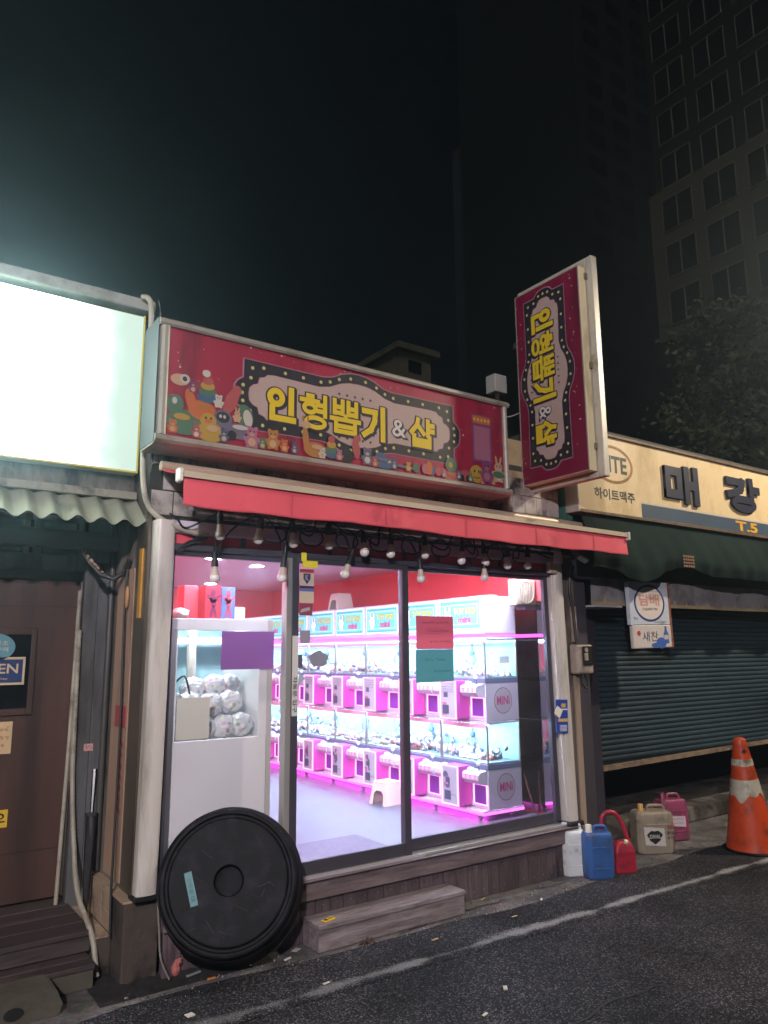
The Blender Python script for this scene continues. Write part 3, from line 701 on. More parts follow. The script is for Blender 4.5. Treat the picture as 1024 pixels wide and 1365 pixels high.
g.mi = 1; g.prism([(.80 + .045 * math.cos(a * .5236), .055 + .028 * math.sin(a * .5236)) for a in range(12)], lambda u, w_, a: Vector((u, a, w_)), -.1425, -.14)
g.done('concrete_block', [M('block_concrete', '#47423a', .9, var=.25, scale=6, bump=.6, bscale=30, dirt='#38342b', dscale=4, damt=.4), M('hole_black', '#070707', .9)], label='rough concrete kerb block with round hole before the wooden steps', cat='block')

# ---- blank lit signboard of the old house
lit = thing('lit_signboard', (.3, .25, 2.78), 'blank glowing white lightbox sign with thin yellow edge', 'lightbox sign')
sgm = emit('lightbox_glow', (.80, 1.0, .86), 17.)
n = sgm.node_tree.nodes; l = sgm.node_tree.links; gp = n.new('ShaderNodeNewGeometry'); sx = n.new('ShaderNodeSeparateXYZ'); l.new(gp.outputs['Position'], sx.inputs[0])
nz = n.new('ShaderNodeTexNoise'); nz.inputs['Scale'].default_value = 3.; nz.inputs['Detail'].default_value = 3; l.new(gp.outputs['Position'], nz.inputs['Vector'])
wob = n.new('ShaderNodeMath'); wob.operation = 'MULTIPLY_ADD'; wob.inputs[1].default_value = .3; l.new(nz.outputs[0], wob.inputs[0]); l.new(sx.outputs[0], wob.inputs[2])
mrx = n.new('ShaderNodeMapRange'); mrx.interpolation_type = 'SMOOTHERSTEP'; mrx.inputs[1].default_value = .55; mrx.inputs[2].default_value = 1.42; mrx.inputs[3].default_value = 18.; mrx.inputs[4].default_value = .9; l.new(wob.outputs[0], mrx.inputs[0])
l.new(mrx.outputs[0], next(q for q in n if q.type == 'EMISSION').inputs[1])
bx('box', M('lightbox_side', '#c8c49a', .5), lit, -2.6, 1.342, .215, .297, 2.775, 3.795, .004)
bx('face', sgm, lit, -2.59, 1.332, .205, .2145, 2.787, 3.785)
yl = M('yellow_edge', '#c9b84a', .5)
bx('edge_trim', yl, lit, -2.6, 1.342, .2, .2145, 2.775, 2.786); bx('edge_trim', yl, lit, 1.333, 1.342, .2, .2145, 2.7865, 3.795)
bx('flashing', M('grey_flashing', '#8d8f88', .7, var=.15, scale=3, dirt='#5a584f', dscale=3, damt=.4), house, -2.7, 1.4, .19, .36, 3.83, 3.905, .01)
g = MB(); P = smoothp([(1.30, .16, 3.90), (1.335, .13, 3.88), (1.352, .12, 3.78), (1.35, .12, 3.4), (1.335, .1, 3.1), (1.325, .06, 2.9), (1.325, .03, 2.7), (1.35, .0, 2.55), (1.42, -.05, 2.46), (1.55, -.06, 2.41), (1.70, -.06, 2.385)], 8)
g.tube(P, .017, 8); g.done('grey_cable', grey_cable, label='thick grey cable dropping between the lit sign and painted signboard', cat='cable')
MB().tube(smoothp([(1.70, -.06, 2.385), (1.66, -.065, 2.36), (1.58, -.06, 2.335), (1.52, -.05, 2.28)], 6), .013, 7).done('black_hose', cable_m, label='short black hose bending down at the window corner', cat='hose')
MB().tube(smoothp([(1.37, .05, 3.85), (1.385, .03, 3.7), (1.38, .0, 3.3), (1.37, .0, 3.0), (1.36, .0, 2.75)], 6), .006, 6).done('thin_cable', cable_m, label='thin black cable beside the thick grey cable', cat='cable')

# ================================================================== SIGNS ON THE SHOP
PLQ = [(.89, 0), (.885, .045), (.865, .075), (.83, .10), (.83, .22), (.55, .217), (.27, .215), (.2, .228), (.13, .262), (.06, .282), (0, .286)]
CRM = [(.795, 0), (.79, .04), (.765, .065), (.735, .075), (.725, .115), (.69, .125), (.67, .145), (.62, .15), (.3, .142), (.22, .158), (.14, .195), (.07, .212), (0, .216)]
def mirror4(q):
    a = q[:-1]; return a + [(-x, y) for x, y in reversed(q)][:-1] + [(-x, -y) for x, y in a] + [(x, -y) for x, y in reversed(q)][:-1]
pr_black = M('print_ink_black', '#1c1a22', .5); pr_cream = M('print_cream', '#9a857e', .5, var=.04, scale=2); pr_dot = M('print_dot', '#a8a06a', .5)
pr_yel = M('print_yellow', '#bda41c', .5); pr_white = M('print_white', '#b5b0ab', .5); pr_line = M('print_line', '#8a5f70', .5)
pr_ink = M('print_lettering_shadow', '#24202a', .5)
def plaque(fn, par, su=1.):
    f2 = lambda u, v, d: fn(u * su, v, d)
    out = mirror4(PLQ); inn = mirror4(CRM)
    g = MB(); g.poly(f2, [(x * 1.008 + math.copysign(.004, x), y * 1.01 + math.copysign(.004, y)) for x, y in out], .0012); g.done('plaque_outline', pr_line, par)
    g = MB(); g.poly(f2, out, .0018); g.done('plaque', pr_black, par)
    g = MB(); g.poly(f2, [(x * 1.006, y * 1.02) for x, y in inn], .0022); g.done('plaque_outline', pr_line, par)
    g = MB(); g.poly(f2, inn, .0028); g.done('plaque_panel', pr_cream, par)
    # ring of dots half way between both outlines
    mid = [(.84, .0), (.835, .05), (.785, .105), (.775, .17), (.7, .185), (.55, .182), (.42, .18), (.29, .178), (.22, .193), (.15, .225), (.06, .247)]
    g = MB()
    for x, y in mid:
        for sx in (1, -1):
            for sy in (1, -1):
                if y == 0 and sy < 0: continue
                g.disc(fn, (x * su * sx, y * sy), .0115, .0115, .0034, 0, 12)
    g.done('plaque_dots', pr_dot, par, kind='stuff')
    g = MB()
    for sy, off in ((1, 0), (-1, -.005)):
        for k_ in range(5):
            c = ((-.15 + .062 * k_) * su, sy * (.125 if sy > 0 else .17)); pts = []
            for q in range(10):
                a = math.pi / 2 + q * math.pi / 5; r_ = .0135 if q % 2 == 0 else .006; pts.append((c[0] + r_ * math.cos(a), c[1] + r_ * math.sin(a)))
            g.poly(fn, pts, .0034)
    g.done('plaque_stars', pr_ink, par)
    words = [('인', -.672, -.475), ('형', -.44, -.235), ('뽑', -.205, .0), ('기', .035, .225), ('샵', .435, .635)]
    for ch, u0, u1 in words:
        a0, a1 = u0 * su, u1 * su; v0, v1 = -.135, .075; wd = .031 if ch in '형뽑' else .04
        if ch == '샵': v0, v1, wd = -.13, .06, .036
        g = MB()
        for q, (du, dv) in enumerate(((0, 0), (.006, -.005), (.012, -.01))):
            put_glyph(g, lambda u, v, d_: fn(u + du, v + dv, d_), ch, a0, a1, v0, v1, .0036 + .0008 * q, wd, .0085)
        o = g.done('letter_outline', pr_ink, par)
        g = MB(); put_glyph(g, fn, ch, a0, a1, v0, v1, .0062, wd); g.done('letter', pr_yel, par)
    s = MB(); w_ = MB()
    for du, dv, d in ((0, 0, .0040), (.006, -.005, .0044), (.01, -.008, .0048)):
        put_text(s, lambda u, v, d_: fn(u + du, v + dv, d_), '&', .275 * su, .40 * su, -.095, .03, d, 0, .045, .02)
    put_text(w_, fn, '&', .275 * su, .40 * su, -.095, .03, .0062, 0, .012, .02)
    s.done('ampersand_outline', pr_ink, par); w_.done('ampersand', pr_white, par)

sg = thing('shop_signboard', (2.66, -.12, 2.855), 'long red signboard with yellow Korean lettering, bulbs plaque and printed toys', 'signboard')
fr_m = M('sign_frame', '#9c968c', .4, metal=.35, var=.08, scale=3, dirt='#77705f', dscale=5, damt=.25)
bx('case', M('sign_case', '#8f8b88', .5, metal=.2, var=.1), sg, 1.30, 4.028, -.235, -.005, 2.87, 3.60)
red_print = M('sign_red_print', '#861c34', .45, var=.1, scale=1.2, dirt='#5c1426', dscale=2.2, damt=.34, stretch=(2.5, 1, .5))
bx('printed_panel', red_print, sg, 1.345, 3.985, -.246, -.2355, 2.905, 3.565)
bx('side_shade', M('sign_side_shade', '#3d444a', .6, var=.15, scale=5, stretch=(1, 1, .3)), sg, 1.2845, 1.2895, -.25, -.004, 2.865, 3.605)  # plate added to paint the shaded end of the sign dark
def frame_rail(pts):
    g = MB(); g.prism(pts, lambda u, w_, a: Vector((a, u, w_)), 0, 1); return g
def rail_x(x0, x1, zc, up):
    s_ = 1 if up else -1
    prof = [(-.236, 0), (-.262, .0), (-.272, .012 * s_), (-.272, .03 * s_), (-.255, .045 * s_), (-.22, .052 * s_), (-.005, .052 * s_), (-.005, .045 * s_), (-.225, .04 * s_)]
    g = MB(); g.prism([(y, z + zc) for y, z in prof], lambda u, w_, a: Vector((a, u, w_)), x0, x1); g.done('frame_rail', fr_m, sg)
rail_x(1.288, 4.042, 3.558, True); rail_x(1.288, 4.042, 2.907, False)
for xc, s_ in ((1.348, -1), (3.982, 1)):
    prof = [(-.236, 0), (-.262, .0), (-.270, .012 * s_), (-.270, .03 * s_), (-.255, .045 * s_), (-.22, .056 * s_), (-.004, .056 * s_), (-.004, .05 * s_), (-.225, .045 * s_)]
    g = MB(); g.prism([(y, xc + x) for y, x in prof], lambda u, w_, a: Vector((w_, u, a)), 2.908, 3.557); g.done('frame_stile', fr_m, sg)
SF = FY(-.246)
PC = (2.65, 3.25)
plaque(lambda u, v, d: SF(PC[0] + u, PC[1] + v, d), sg)
# printed sparkle dots and generic toys
g = MB(); rr = random.Random(11)
for i in range(46):
    u = rr.uniform(1.38, 3.95); v = rr.uniform(3.33, 3.55) if 1.75 < u < 3.55 else rr.uniform(3.2, 3.55)
    if 1.72 < u < 3.57 and v < 3.49: continue
    s_ = rr.choice((.003, .004, .007)); g.disc(SF, (u, v), s_, s_, .0008, 0, 8)
g.done('printed_sparkles', pr_white, sg)
TC = ['#3f5c46', '#8f5f2c', '#8f4242', '#364d68', '#94772f', '#8a5468', '#585260', '#a08264', '#201e24', '#a09a90', '#663658', '#a05328']
toy_m = [M('toy_print_%d' % i, c, .5) for i, c in enumerate(TC)]
tg = MB(); LAY = [0]
def toy_done():
    global tg
    if len(tg.bm.faces): tg.done('printed_toy', toy_m, sg)
    tg = MB()
def E_(x, z, rx, rz, c, rot=0.):
    LAY[0] += 1; tg.disc(SF, (x, z), rx, rz, .0062 + .00001 * LAY[0], c, 18, rot)
def critter(x, z, s, body, belly=9, ear='round'):
    E_(x, z, .55 * s, .5 * s, body)
    if ear == 'round':
        E_(x - .3 * s, z + .92 * s, .17 * s, .17 * s, body); E_(x + .3 * s, z + .92 * s, .17 * s, .17 * s, body)
    elif ear == 'long':
        E_(x - .2 * s, z + 1.15 * s, .1 * s, .38 * s, body, .2); E_(x + .22 * s, z + 1.15 * s, .1 * s, .38 * s, body, -.25)
    E_(x, z + .62 * s, .42 * s, .38 * s, body); E_(x, z - .08 * s, .3 * s, .3 * s, belly); E_(x, z + .5 * s, .17 * s, .12 * s, belly)
    for q in (-1, 1):
        E_(x + q * .16 * s, z + .7 * s, .06 * s, .075 * s, 8); E_(x + q * .3 * s, z - .42 * s, .17 * s, .13 * s, body); E_(x + q * .52 * s, z + .1 * s, .13 * s, .22 * s, body, q * -.5)
    E_(x, z + .53 * s, .05 * s, .035 * s, 8)
# left heap
E_(1.46, 3.0, .11, .075, 0); E_(1.40, 3.1, .05, .06, 0); E_(1.395, 3.12, .015, .02, 9)                # turtle
toy_done()
E_(1.56, 3.09, .085, .06, 11); E_(1.49, 3.14, .03, .07, 11, .3); E_(1.42, 3.25, .055, .035, 7); E_(1.45, 3.26, .03, .028, 9); E_(1.45, 3.26, .014, .015, 8)
toy_done()
E_(1.59, 3.17, .065, .03, 3); E_(1.59, 3.21, .055, .028, 0); E_(1.59, 3.245, .045, .026, 4); E_(1.59, 3.275, .035, .024, 2); E_(1.58, 3.32, .026, .022, 9)   # ring stacker
toy_done()
E_(1.74, 3.18, .04, .09, 2, -.4); E_(1.775, 3.25, .03, .035, 2)
toy_done()
E_(1.69, 3.06, .06, .055, 6); E_(1.69, 3.07, .042, .034, 8); E_(1.675, 3.075, .009, .011, 9); E_(1.7, 3.075, .009, .011, 9)
toy_done()
E_(1.83, 3.1, .055, .075, 0, .2); E_(1.85, 3.09, .03, .055, 9, .2)
toy_done()
E_(1.80, 3.0, .1, .05, 6); E_(1.75, 2.97, .03, .03, 8); E_(1.86, 2.97, .03, .03, 8)
toy_done()
E_(1.615, 2.965, .085, .06, 4); E_(1.60, 3.035, .05, .045, 4); E_(1.60, 3.03, .022, .012, 11); E_(1.585, 3.05, .007, .008, 8); E_(1.617, 3.05, .007, .008, 8)    # duck
toy_done()
critter(1.88, 2.955, .085, 5, 7); critter(2.02, 2.965, .08, 1, 7)
toy_done()
E_(2.32, 2.965, .085, .05, 1); E_(2.25, 3.03, .022, .085, 1, .1); E_(2.25, 3.12, .033, .024, 7); E_(2.23, 3.16, .007, .02, 1); E_(2.265, 3.16, .007, .02, 1)   # giraffe
toy_done()
for k_, c in enumerate((3, 0, 4, 2)): E_(2.44, 2.95 + .034 * k_, .055 - .01 * k_, .024, c)
toy_done()
E_(2.56, 2.96, .05, .05, 8); E_(2.63, 3.02, .03, .07, 2, .15); E_(2.64, 3.09, .028, .025, 2)
toy_done()
critter(2.72, 2.96, .075, 6, 9); E_(2.86, 2.955, .10, .042, 3); E_(2.83, 2.99, .05, .035, 3); E_(2.9, 2.965, .014, .014, 9)
toy_done()
E_(3.02, 2.95, .13, .012, 6, -.05)
toy_done()
for x, c, h_ in ((3.13, 0, .05), (3.21, 5, .06), (3.27, 3, .055), (3.245, 11, .08), (3.33, 2, .05)): E_(x, 2.93 + h_ * .5, .03, h_ * .65, c)
toy_done()
E_(3.45, 2.935, .075, .045, 2); E_(3.45, 3.02, .055, .055, 0); E_(3.445, 3.02, .02, .02, 4); E_(3.58, 2.96, .05, .04, 2); E_(3.55, 2.94, .022, .022, 8); E_(3.61, 2.94, .022, .022, 8)
toy_done()
E_(3.695, 2.985, .068, .068, 4); E_(3.675, 3.005, .007, .013, 8); E_(3.715, 3.005, .007, .013, 8); E_(3.695, 2.963, .035, .012, 8); E_(3.695, 2.970, .037, .012, 4)   # smiling ball
toy_done()
rt_ = random.Random(31)
for (x, z, sz, c, e) in ((1.39, 2.955, .05, 11, 'round'), (1.53, 2.945, .05, 2, 'long'), (1.70, 2.945, .05, 3, 'round'), (1.66, 3.15, .05, 9, 'round'), (1.50, 3.21, .045, 10, 'round'), (1.78, 3.08, .045, 7, 'long'), (1.95, 2.94, .045, 0, 'round'), (2.10, 2.945, .05, 11, 'round'), (2.17, 2.94, .04, 3, 'long'), (2.37, 2.94, .045, 9, 'round'), (2.50, 2.945, .045, 5, 'round'), (2.78, 2.94, .045, 2, 'round'), (2.94, 2.945, .045, 3, 'long'), (3.06, 2.945, .04, 4, 'round'), (3.38, 2.94, .04, 5, 'round'), (3.52, 2.945, .04, 3, 'round'), (3.63, 2.94, .04, 0, 'long'), (3.75, 2.935, .04, 11, 'round'), (3.86, 2.94, .045, 2, 'round')):
    critter(x, z, sz, c, rt_.choice((7, 9)), e); toy_done()
for (x, z, rx, rz, c) in ((1.44, 3.03, .05, .02, 4), (1.575, 3.115, .04, .015, 1), (1.625, 2.99, .035, .02, 7), (1.80, 3.025, .05, .015, 9), (2.33, 2.985, .04, .015, 7), (2.85, 2.975, .05, .012, 6), (3.45, 2.95, .04, .012, 11)):
    E_(x, z, rx, rz, c); toy_done()
toy_done()
# printed booth on the right
LAY[0] += 1; tg.poly(SF, [(3.66, 3.08), (3.86, 3.08), (3.86, 3.45), (3.66, 3.45)], .0062 - .0014, 10)
toy_done()
LAY[0] += 1; tg.poly(SF, [(3.67, 3.38), (3.85, 3.38), (3.85, 3.44), (3.67, 3.44)], .0058, 11)
toy_done()
LAY[0] += 1; tg.poly(SF, [(3.68, 3.1), (3.84, 3.1), (3.84, 3.36), (3.68, 3.36)], .0058, 5)
toy_done()
critter(3.795, 2.985, .105, 10, 5); critter(3.915, 3.0, .10, 7, 9, 'long'); E_(3.915, 3.005, .06, .028, 0)
toy_done()
toy_done()
g = MB()
for k_ in range(5): g.disc(SF, (3.69 + .035 * k_, 3.41), .01, .012, .0062, 0, 10)
g.done('printed_lamps', pr_dot, sg)

bl = thing('blade_signboard', (4.52, -.33, 3.02), 'upright projecting red signboard with sideways yellow Korean lettering', 'signboard')
bx('case', M('blade_case', '#d6c7a0', .5, var=.06, scale=3, stretch=(1, 1, .3), dirt='#8f8262', dscale=4, damt=.3), bl, 4.458, 4.535, -.68, .015, 3.03, 4.70, .003)
bx('printed_panel', M('blade_red_print', '#640c2c', .4, var=.12, scale=1.5, dirt='#4d0a24', dscale=2.2, damt=.34, stretch=(1, 2.5, .5)), bl, 4.4505, 4.4575, -.672, .008, 3.035, 4.695)
for a in ((4.448, 4.4505, -.683, -.673, 3.027, 4.703), (4.448, 4.4505, .009, .018, 3.027, 4.703), (4.448, 4.4505, -.6725, .0085, 3.027, 3.036), (4.448, 4.4505, -.6725, .0085, 4.694, 4.703)): bx('edge_trim', fr_m, bl, *a)
fl = M('blade_flange', '#b7b1a4', .42, metal=.3, var=.07, dirt='#837b68', dscale=4, damt=.3)
for a in ((-.745, -.685, 2.985, 4.79), (.02, .07, 2.985, 4.79), (-.684, .019, 2.985, 3.028), (-.684, .019, 4.703, 4.79)): bx('flange', fl, bl, 4.54, 4.605, *a, .006)
bx('back_panel', fl, bl, 4.545, 4.595, -.684, .019, 3.029, 4.702)
for z in (3.2, 3.85, 4.6): bx('hinge', M('hinge_steel', '#7b776c', .4, metal=.7), bl, 4.515, 4.548, -.70, -.681, z, z + .05, .003)
BF = lambda u, v, d: Vector((4.4505 - d, -.305 - v, 3.885 - u))
plaque(BF, bl, .865)
g = MB(); rr = random.Random(4)
for i in range(40):
    u = rr.uniform(-.8, .8); v = rr.choice((-1, 1)) * rr.uniform(.27, .33); s_ = rr.choice((.003, .004, .006)); g.disc(BF, (u, v * .98), s_, s_, .0008, 0, 8)
g.done('printed_sparkles', pr_white, bl)
for z in (3.3, 4.3): bx('bracket', M('bracket_steel', '#4d4a47', .5, metal=.6), bl, 4.54, 4.58, .071, .15, z, z + .05)
# wall and bits behind the blade sign
bx('cream_wall', M('cream_plaster', '#a3906c', .85, var=.12, scale=3, dirt='#5d5142', dscale=3, damt=.4), shop, 4.2, 4.86, .02, .07, 3.2, 3.42)
MB().box(4.1, 4.85, .01, .05, 2.62, 3.15).done('cream_panel', MATS['cream_plaster'], shop)
g = MB(); g.box(4.28, 4.42, .12, .24, 3.86, 4.02, bev=.01); g.done('roof_junction_box', M('grey_box', '#8b8b86', .5, var=.1), label='small grey electrical box on the roof edge above the signboard', cat='box')
bx('box_stand', M('bracket_steel', '#4d4a47'), shop, 4.34, 4.36, .16, .19, 3.2, 3.86)
MB().tube(smoothp([(4.05, -.02, 3.62), (4.15, .0, 3.585), (4.3, .0, 3.6), (4.44, .02, 3.66)], 5), .006, 6).done('sign_wire', M('pale_wire', '#8d8a84', .5), label='thin wire strung between the long signboard and upright signboard', cat='wire')

# ---- awning
aw = thing('awning', (3.2, -.2, 2.45), 'retracted red fabric awning with cream bar and hanging valance', 'awning')
aw_red = M('awning_fabric', '#cf4c5a', .7, var=.06, scale=2.5, bump=.12, bscale=12, dirt='#8e2334', dscale=2, damt=.2)
bar_m = M('awning_bar', '#b7aa92', .45, metal=.2, var=.08)
ztop = lambda x: 2.664 - .0085 * (x - 1.385)
g = MB(); g.hexa([(1.385, -.475, ztop(1.385) - .034), (5.13, -.475, ztop(5.13) - .034), (5.13, -.435, ztop(5.13) - .034), (1.385, -.435, ztop(1.385) - .034),
                  (1.385, -.475, ztop(1.385)), (5.13, -.475, ztop(5.13)), (5.13, -.435, ztop(5.13)), (1.385, -.435, ztop(1.385))]); g.done('front_bar', bar_m, aw)
bx('end_cap', white_pvc, aw, 1.355, 1.383, -.485, -.425, ztop(1.38) - .065, ztop(1.38) + .012, .01)
bx('end_cap', white_pvc, aw, 5.132, 5.15, -.485, -.425, ztop(5.14) - .06, ztop(5.14) + .008, .006)
g = MB(); NX = 120; v = []
for i in range(NX + 1):
    x = 1.392 + (5.125 - 1.392) * i / NX
    w0 = .007 * math.sin(x * 5.3) + .005 * math.sin(x * 13.7 + 1) + .003 * math.sin(x * 29); zb = ztop(x) - .185 + .006 * math.sin(x * 2.9) + .003 * math.sin(x * 11)
    for y_, z_ in ((-.456, ztop(x) - .033), (-.458 - w0 * .5, ztop(x) - .1), (-.46 - w0, zb), (-.456 - w0, zb), (-.452, ztop(x) - .033)): v.append((x, y_, z_))
g._new(v, [(i * 5 + j, i * 5 + j + 1, i * 5 + j + 6, i * 5 + j + 5) for i in range(NX) for j in range(4)], smooth=True); g.done('valance', aw_red, aw)
hem = M('awning_hem', '#b23c4c', .8)
def val_y(x): return -.462 - (.007 * math.sin(x * 5.3) + .005 * math.sin(x * 13.7 + 1) + .003 * math.sin(x * 29))
def val_z(x): return ztop(x) - .185 + .006 * math.sin(x * 2.9) + .003 * math.sin(x * 11)
g = MB(); v = []
for i in range(NX + 1):
    x = 1.392 + (5.125 - 1.392) * i / NX; v += [(x, val_y(x) - .0008, val_z(x) + .002), (x, val_y(x) - .0006, val_z(x) + .009)]
g._new(v, [(i * 2, i * 2 + 1, i * 2 + 3, i * 2 + 2) for i in range(NX)]); g.done('hem', hem, aw)
for x in (2.05, 2.72, 3.40, 4.08, 4.72):
    g = MB(); P_ = [(-.4585, ztop(x) - .05)] + [(val_y(x) * q + -.4585 * (1 - q) - .0012, (ztop(x) - .05) * (1 - q) + val_z(x) * q + .0095 * q) for q in (.3, .6, 1.)]
    g._new([(x + dx, y_, z_) for y_, z_ in P_ for dx in (-.005, .005)], [(i * 2, i * 2 + 1, i * 2 + 3, i * 2 + 2) for i in range(3)]); g.done('seam', hem, aw)
g = MB(); v = []
for i in range(NX + 1):
    x = 1.392 + (5.125 - 1.392) * i / NX
    for t in range(6):
        s_ = t / 5; v.append((x, -.436 + .40 * s_, ztop(x) + .004 + .10 * s_ - .02 * math.sin(math.pi * s_)))
g._new(v, [(i * 6 + j, i * 6 + j + 1, i * 6 + j + 7, i * 6 + j + 6) for i in range(NX) for j in range(5)], smooth=True); g.done('fabric', aw_red, aw)
MB().tube([(1.40, -.045, 2.78), (5.1, -.045, 2.745)], .03, 10).done('roller', bar_m, aw)
for xa in (2.0, 4.3): MB().tube([(xa, -.02, 2.66), (xa + .3, -.2, 2.62), (xa + .05, -.43, 2.615)], .014, 8).done('arm', dark_alu, aw)
# flood light under the right end of the awning
fl_ = thing('flood_light', (4.95, -.1, 2.44), 'small unlit silver flood light under the awning near the green tarpaulin', 'flood light')
xf = Matrix.Translation((4.95, -.12, 2.475)) @ Matrix.Rotation(-.6, 4, 'X') @ Matrix.Rotation(.3, 4, 'Z')
MB().box(-.085, .085, -.025, .025, -.05, .05, bev=.008, xf=xf).done('housing', M('silver_housing', '#a8a7a6', .35, metal=.7), fl_)
MB().box(-.07, .07, -.028, -.0255, -.038, .038, xf=xf).done('lens', M('lens_grey', '#6d7078', .15), fl_)
MB().tube([(4.95, -.11, 2.5), (4.95, -.02, 2.56)], .012, 8).done('bracket', dark_alu, fl_)

# ---- string of unlit bulbs
sl = thing('string_lights', (3, -.12, 2.3), 'black festoon cable looped under the awning with many unlit white bulbs', 'string lights')
bulb_white = M('bulb_opal', '#e6e2dc', .25, spec=.5); bulb_base = M('bulb_collar', '#c9b8a6', .45); sock_m = M('socket_black', '#17171a', .5)
pos = [(1.744, 2.394), (1.733, 2.144), (1.997, 2.391), (2.176, 2.165), (2.247, 2.387), (2.506, 2.392), (2.621, 2.207), (2.769, 2.361), (2.992, 2.366), (3.293, 2.38), (3.256, 2.208), (3.622, 2.358), (3.874, 2.362), (3.869, 2.249), (4.124, 2.354), (4.34, 2.365)]
pos.sort(key=lambda p: p[0] + (2.3 - p[1]) * .2)
proto = None; tops = []
for i, (x, z) in enumerate(pos):
    y = -.12 + random.uniform(-.02, .02); tilt = Matrix.Rotation(random.uniform(-.1, .1) + (.35 if abs(x - 2.621) < .01 else 0), 4, 'Y') @ Matrix.Rotation(random.uniform(-.1, .1), 4, 'X')
    xf = Matrix.Translation((x, y, z)) @ tilt
    s_ = MB().lathe([(0, .135), (.012, .135), (.014, .128), (.018, .12), (.02, .075), (.021, .07), (.021, .055), (0, .055)], 14, xf).done('socket', sock_m, sl)
    MB().lathe([(.0185, .056), (.019, .04), (.0225, .022), (.028, .005)], 16, xf).done('bulb_collar', bulb_base, s_)
    MB().lathe([(.0281, .004), (.031, -.006), (.031, -.016), (.026, -.03), (.015, -.038), (0, -.041)], 18, xf).done('bulb', bulb_white, s_)
    tops.append(xf @ Vector((0, 0, .132)))
g = MB(); P = [Vector((1.46, -.06, 2.50)), Vector((1.5, -.08, 2.47)), Vector((1.56, -.09, 2.42))]
for i, t in enumerate(tops):
    P.append(t)
    if i < len(tops) - 1:
        n_ = tops[i + 1]; m_ = (t + n_) / 2; up = .1 if (i % 2) else .075
        if min(t.z, n_.z) < 2.4: P += [t * .7 + n_ * .3 + Vector((.0, .01, .06)), t * .3 + n_ * .7 + Vector((0, -.01, .05))]
        else: P += [t + Vector((.05, .015, -.05)), m_ + Vector((0, -.01, -.085)), n_ + Vector((-.07, .02, up * .6)), n_ + Vector((-.02, 0, up))]
P += [Vector((4.5, -.08, 2.46)), Vector((4.65, -.06, 2.44))]
g.tube(smoothp(P, 7), .0062, 6); g.done('cable', cable_m, sl)
for i in range(9):
    x = 2.12 + .27 * i; g = MB(); n_ = 18
    g.tube([(x + .085 * math.cos(2 * math.pi * q / n_), -.09 + .012 * math.sin(4 * math.pi * q / n_), 2.435 + .065 * math.sin(2 * math.pi * q / n_)) for q in range(n_)], .0058, 6, closed=True); g.done('cable_loop', cable_m, sl)
# small camera unit and junction box at the right post
bx('junction_box', M('beige_box', '#b7a48d', .5, var=.1), shop, 4.60, 4.69, -.1, -.051, 2.31, 2.41, .012)
MB().lathe([(0, 0), (.035, 0), (.035, .07), (.028, .09), (0, .09)], 16, Matrix.Translation((4.665, -.13, 2.39))).done('sensor', white_pvc, shop)

# ================================================================== INSIDE THE SHOP
led_pink = emit('led_magenta', (1., .10, .85), 4.5); led_under = emit('led_under_magenta', (1., .08, .8), 22.); led_soft = emit('led_pink_outline', (1., .34, .72), 3.5); led_cool = emit('led_cool_white', (.45, .82, 1.), 210.)
down_m = emit('downlight_glow', (.80, .80, 1.), 400.); added_tube_m = emit('added_tube_glow', (.80, .8, 1.), 260.)
mach_w = M('machine_white', '#e6e1f2', .35, var=.02); mach_led_pink = M('machine_led_pink', '#e25cc8', .4); strip_m = M('machine_rail', '#7f8bb0', .35, metal=.2)
cyan_b = M('case_back_cyan', '#b6e4ef', .5, var=.12, scale=14); tray_m = M('case_tray', '#cfe0ea', .5); chrome = M('chrome', '#c8ccd4', .15, metal=1.)
door_g = M('prize_flap', '#8e3fb4', .2); lav_face = M('coin_face', '#c3c4d4', .4, var=.03); ink_blue = M('ink_slate', '#4d5672', .5)
dome_m = M('button_dome', '#e9f3ee', .2, emis='#d8fff0', estr=.5); dot_p = M('pink_dot', '#ff7fb8', .4, emis='#ff6fb0', estr=.4)
X0, X1, Y0, PIT = 4.2, 4.56, .274, .575
Y1 = Y0 + PIT
PRZ = [M('prize_%d' % i, c, .7) for i, c in enumerate(['#f6eef2', '#f7dbe4', '#cfe4f4', '#f5ecc8', '#e0cdee', '#8d7fa8', '#ee9c96', '#fafafa'])]
def prize_mesh(seed, n, hmax):
    g = MB(); rr = random.Random(seed); st_ = random.getstate(); random.seed(seed)
    for i in range(n):
        x = rr.uniform(X0 + .04, X1 - .05); y = rr.uniform(Y0 + .05, Y1 - .05); s_ = rr.uniform(.014, .032)
        z = .835 + hmax * rr.random() * (.5 + .5 * math.sin((y - Y0) * 9 + seed)) 
        g.blob((x, y, z), (s_, s_ * rr.uniform(.7, 1.2), s_ * rr.uniform(.7, 1.2)), rr.randrange(8), 1, .002)
        if rr.random() < .6:
            for q in (-1, 1): g.blob((x - .004, y + q * s_ * .6, z + s_ * .85), s_ * .38, rr.randrange(8), 1)
    random.setstate(st_)
    bmesh.ops.recalc_face_normals(g.bm, faces=g.bm.faces)
    me = bpy.data.meshes.new('prize_pile'); g.bm.to_mesh(me); g.bm.free()
    for m in PRZ: me.materials.append(m)
    return me
piles = [prize_mesh(21, 95, .12), prize_mesh(22, 70, .08), prize_mesh(23, 60, .06), prize_mesh(24, 110, .14), prize_mesh(25, 80, .1), prize_mesh(26, 45, .05), prize_mesh(27, 90, .11)]
CB0, CB1 = .479, .68
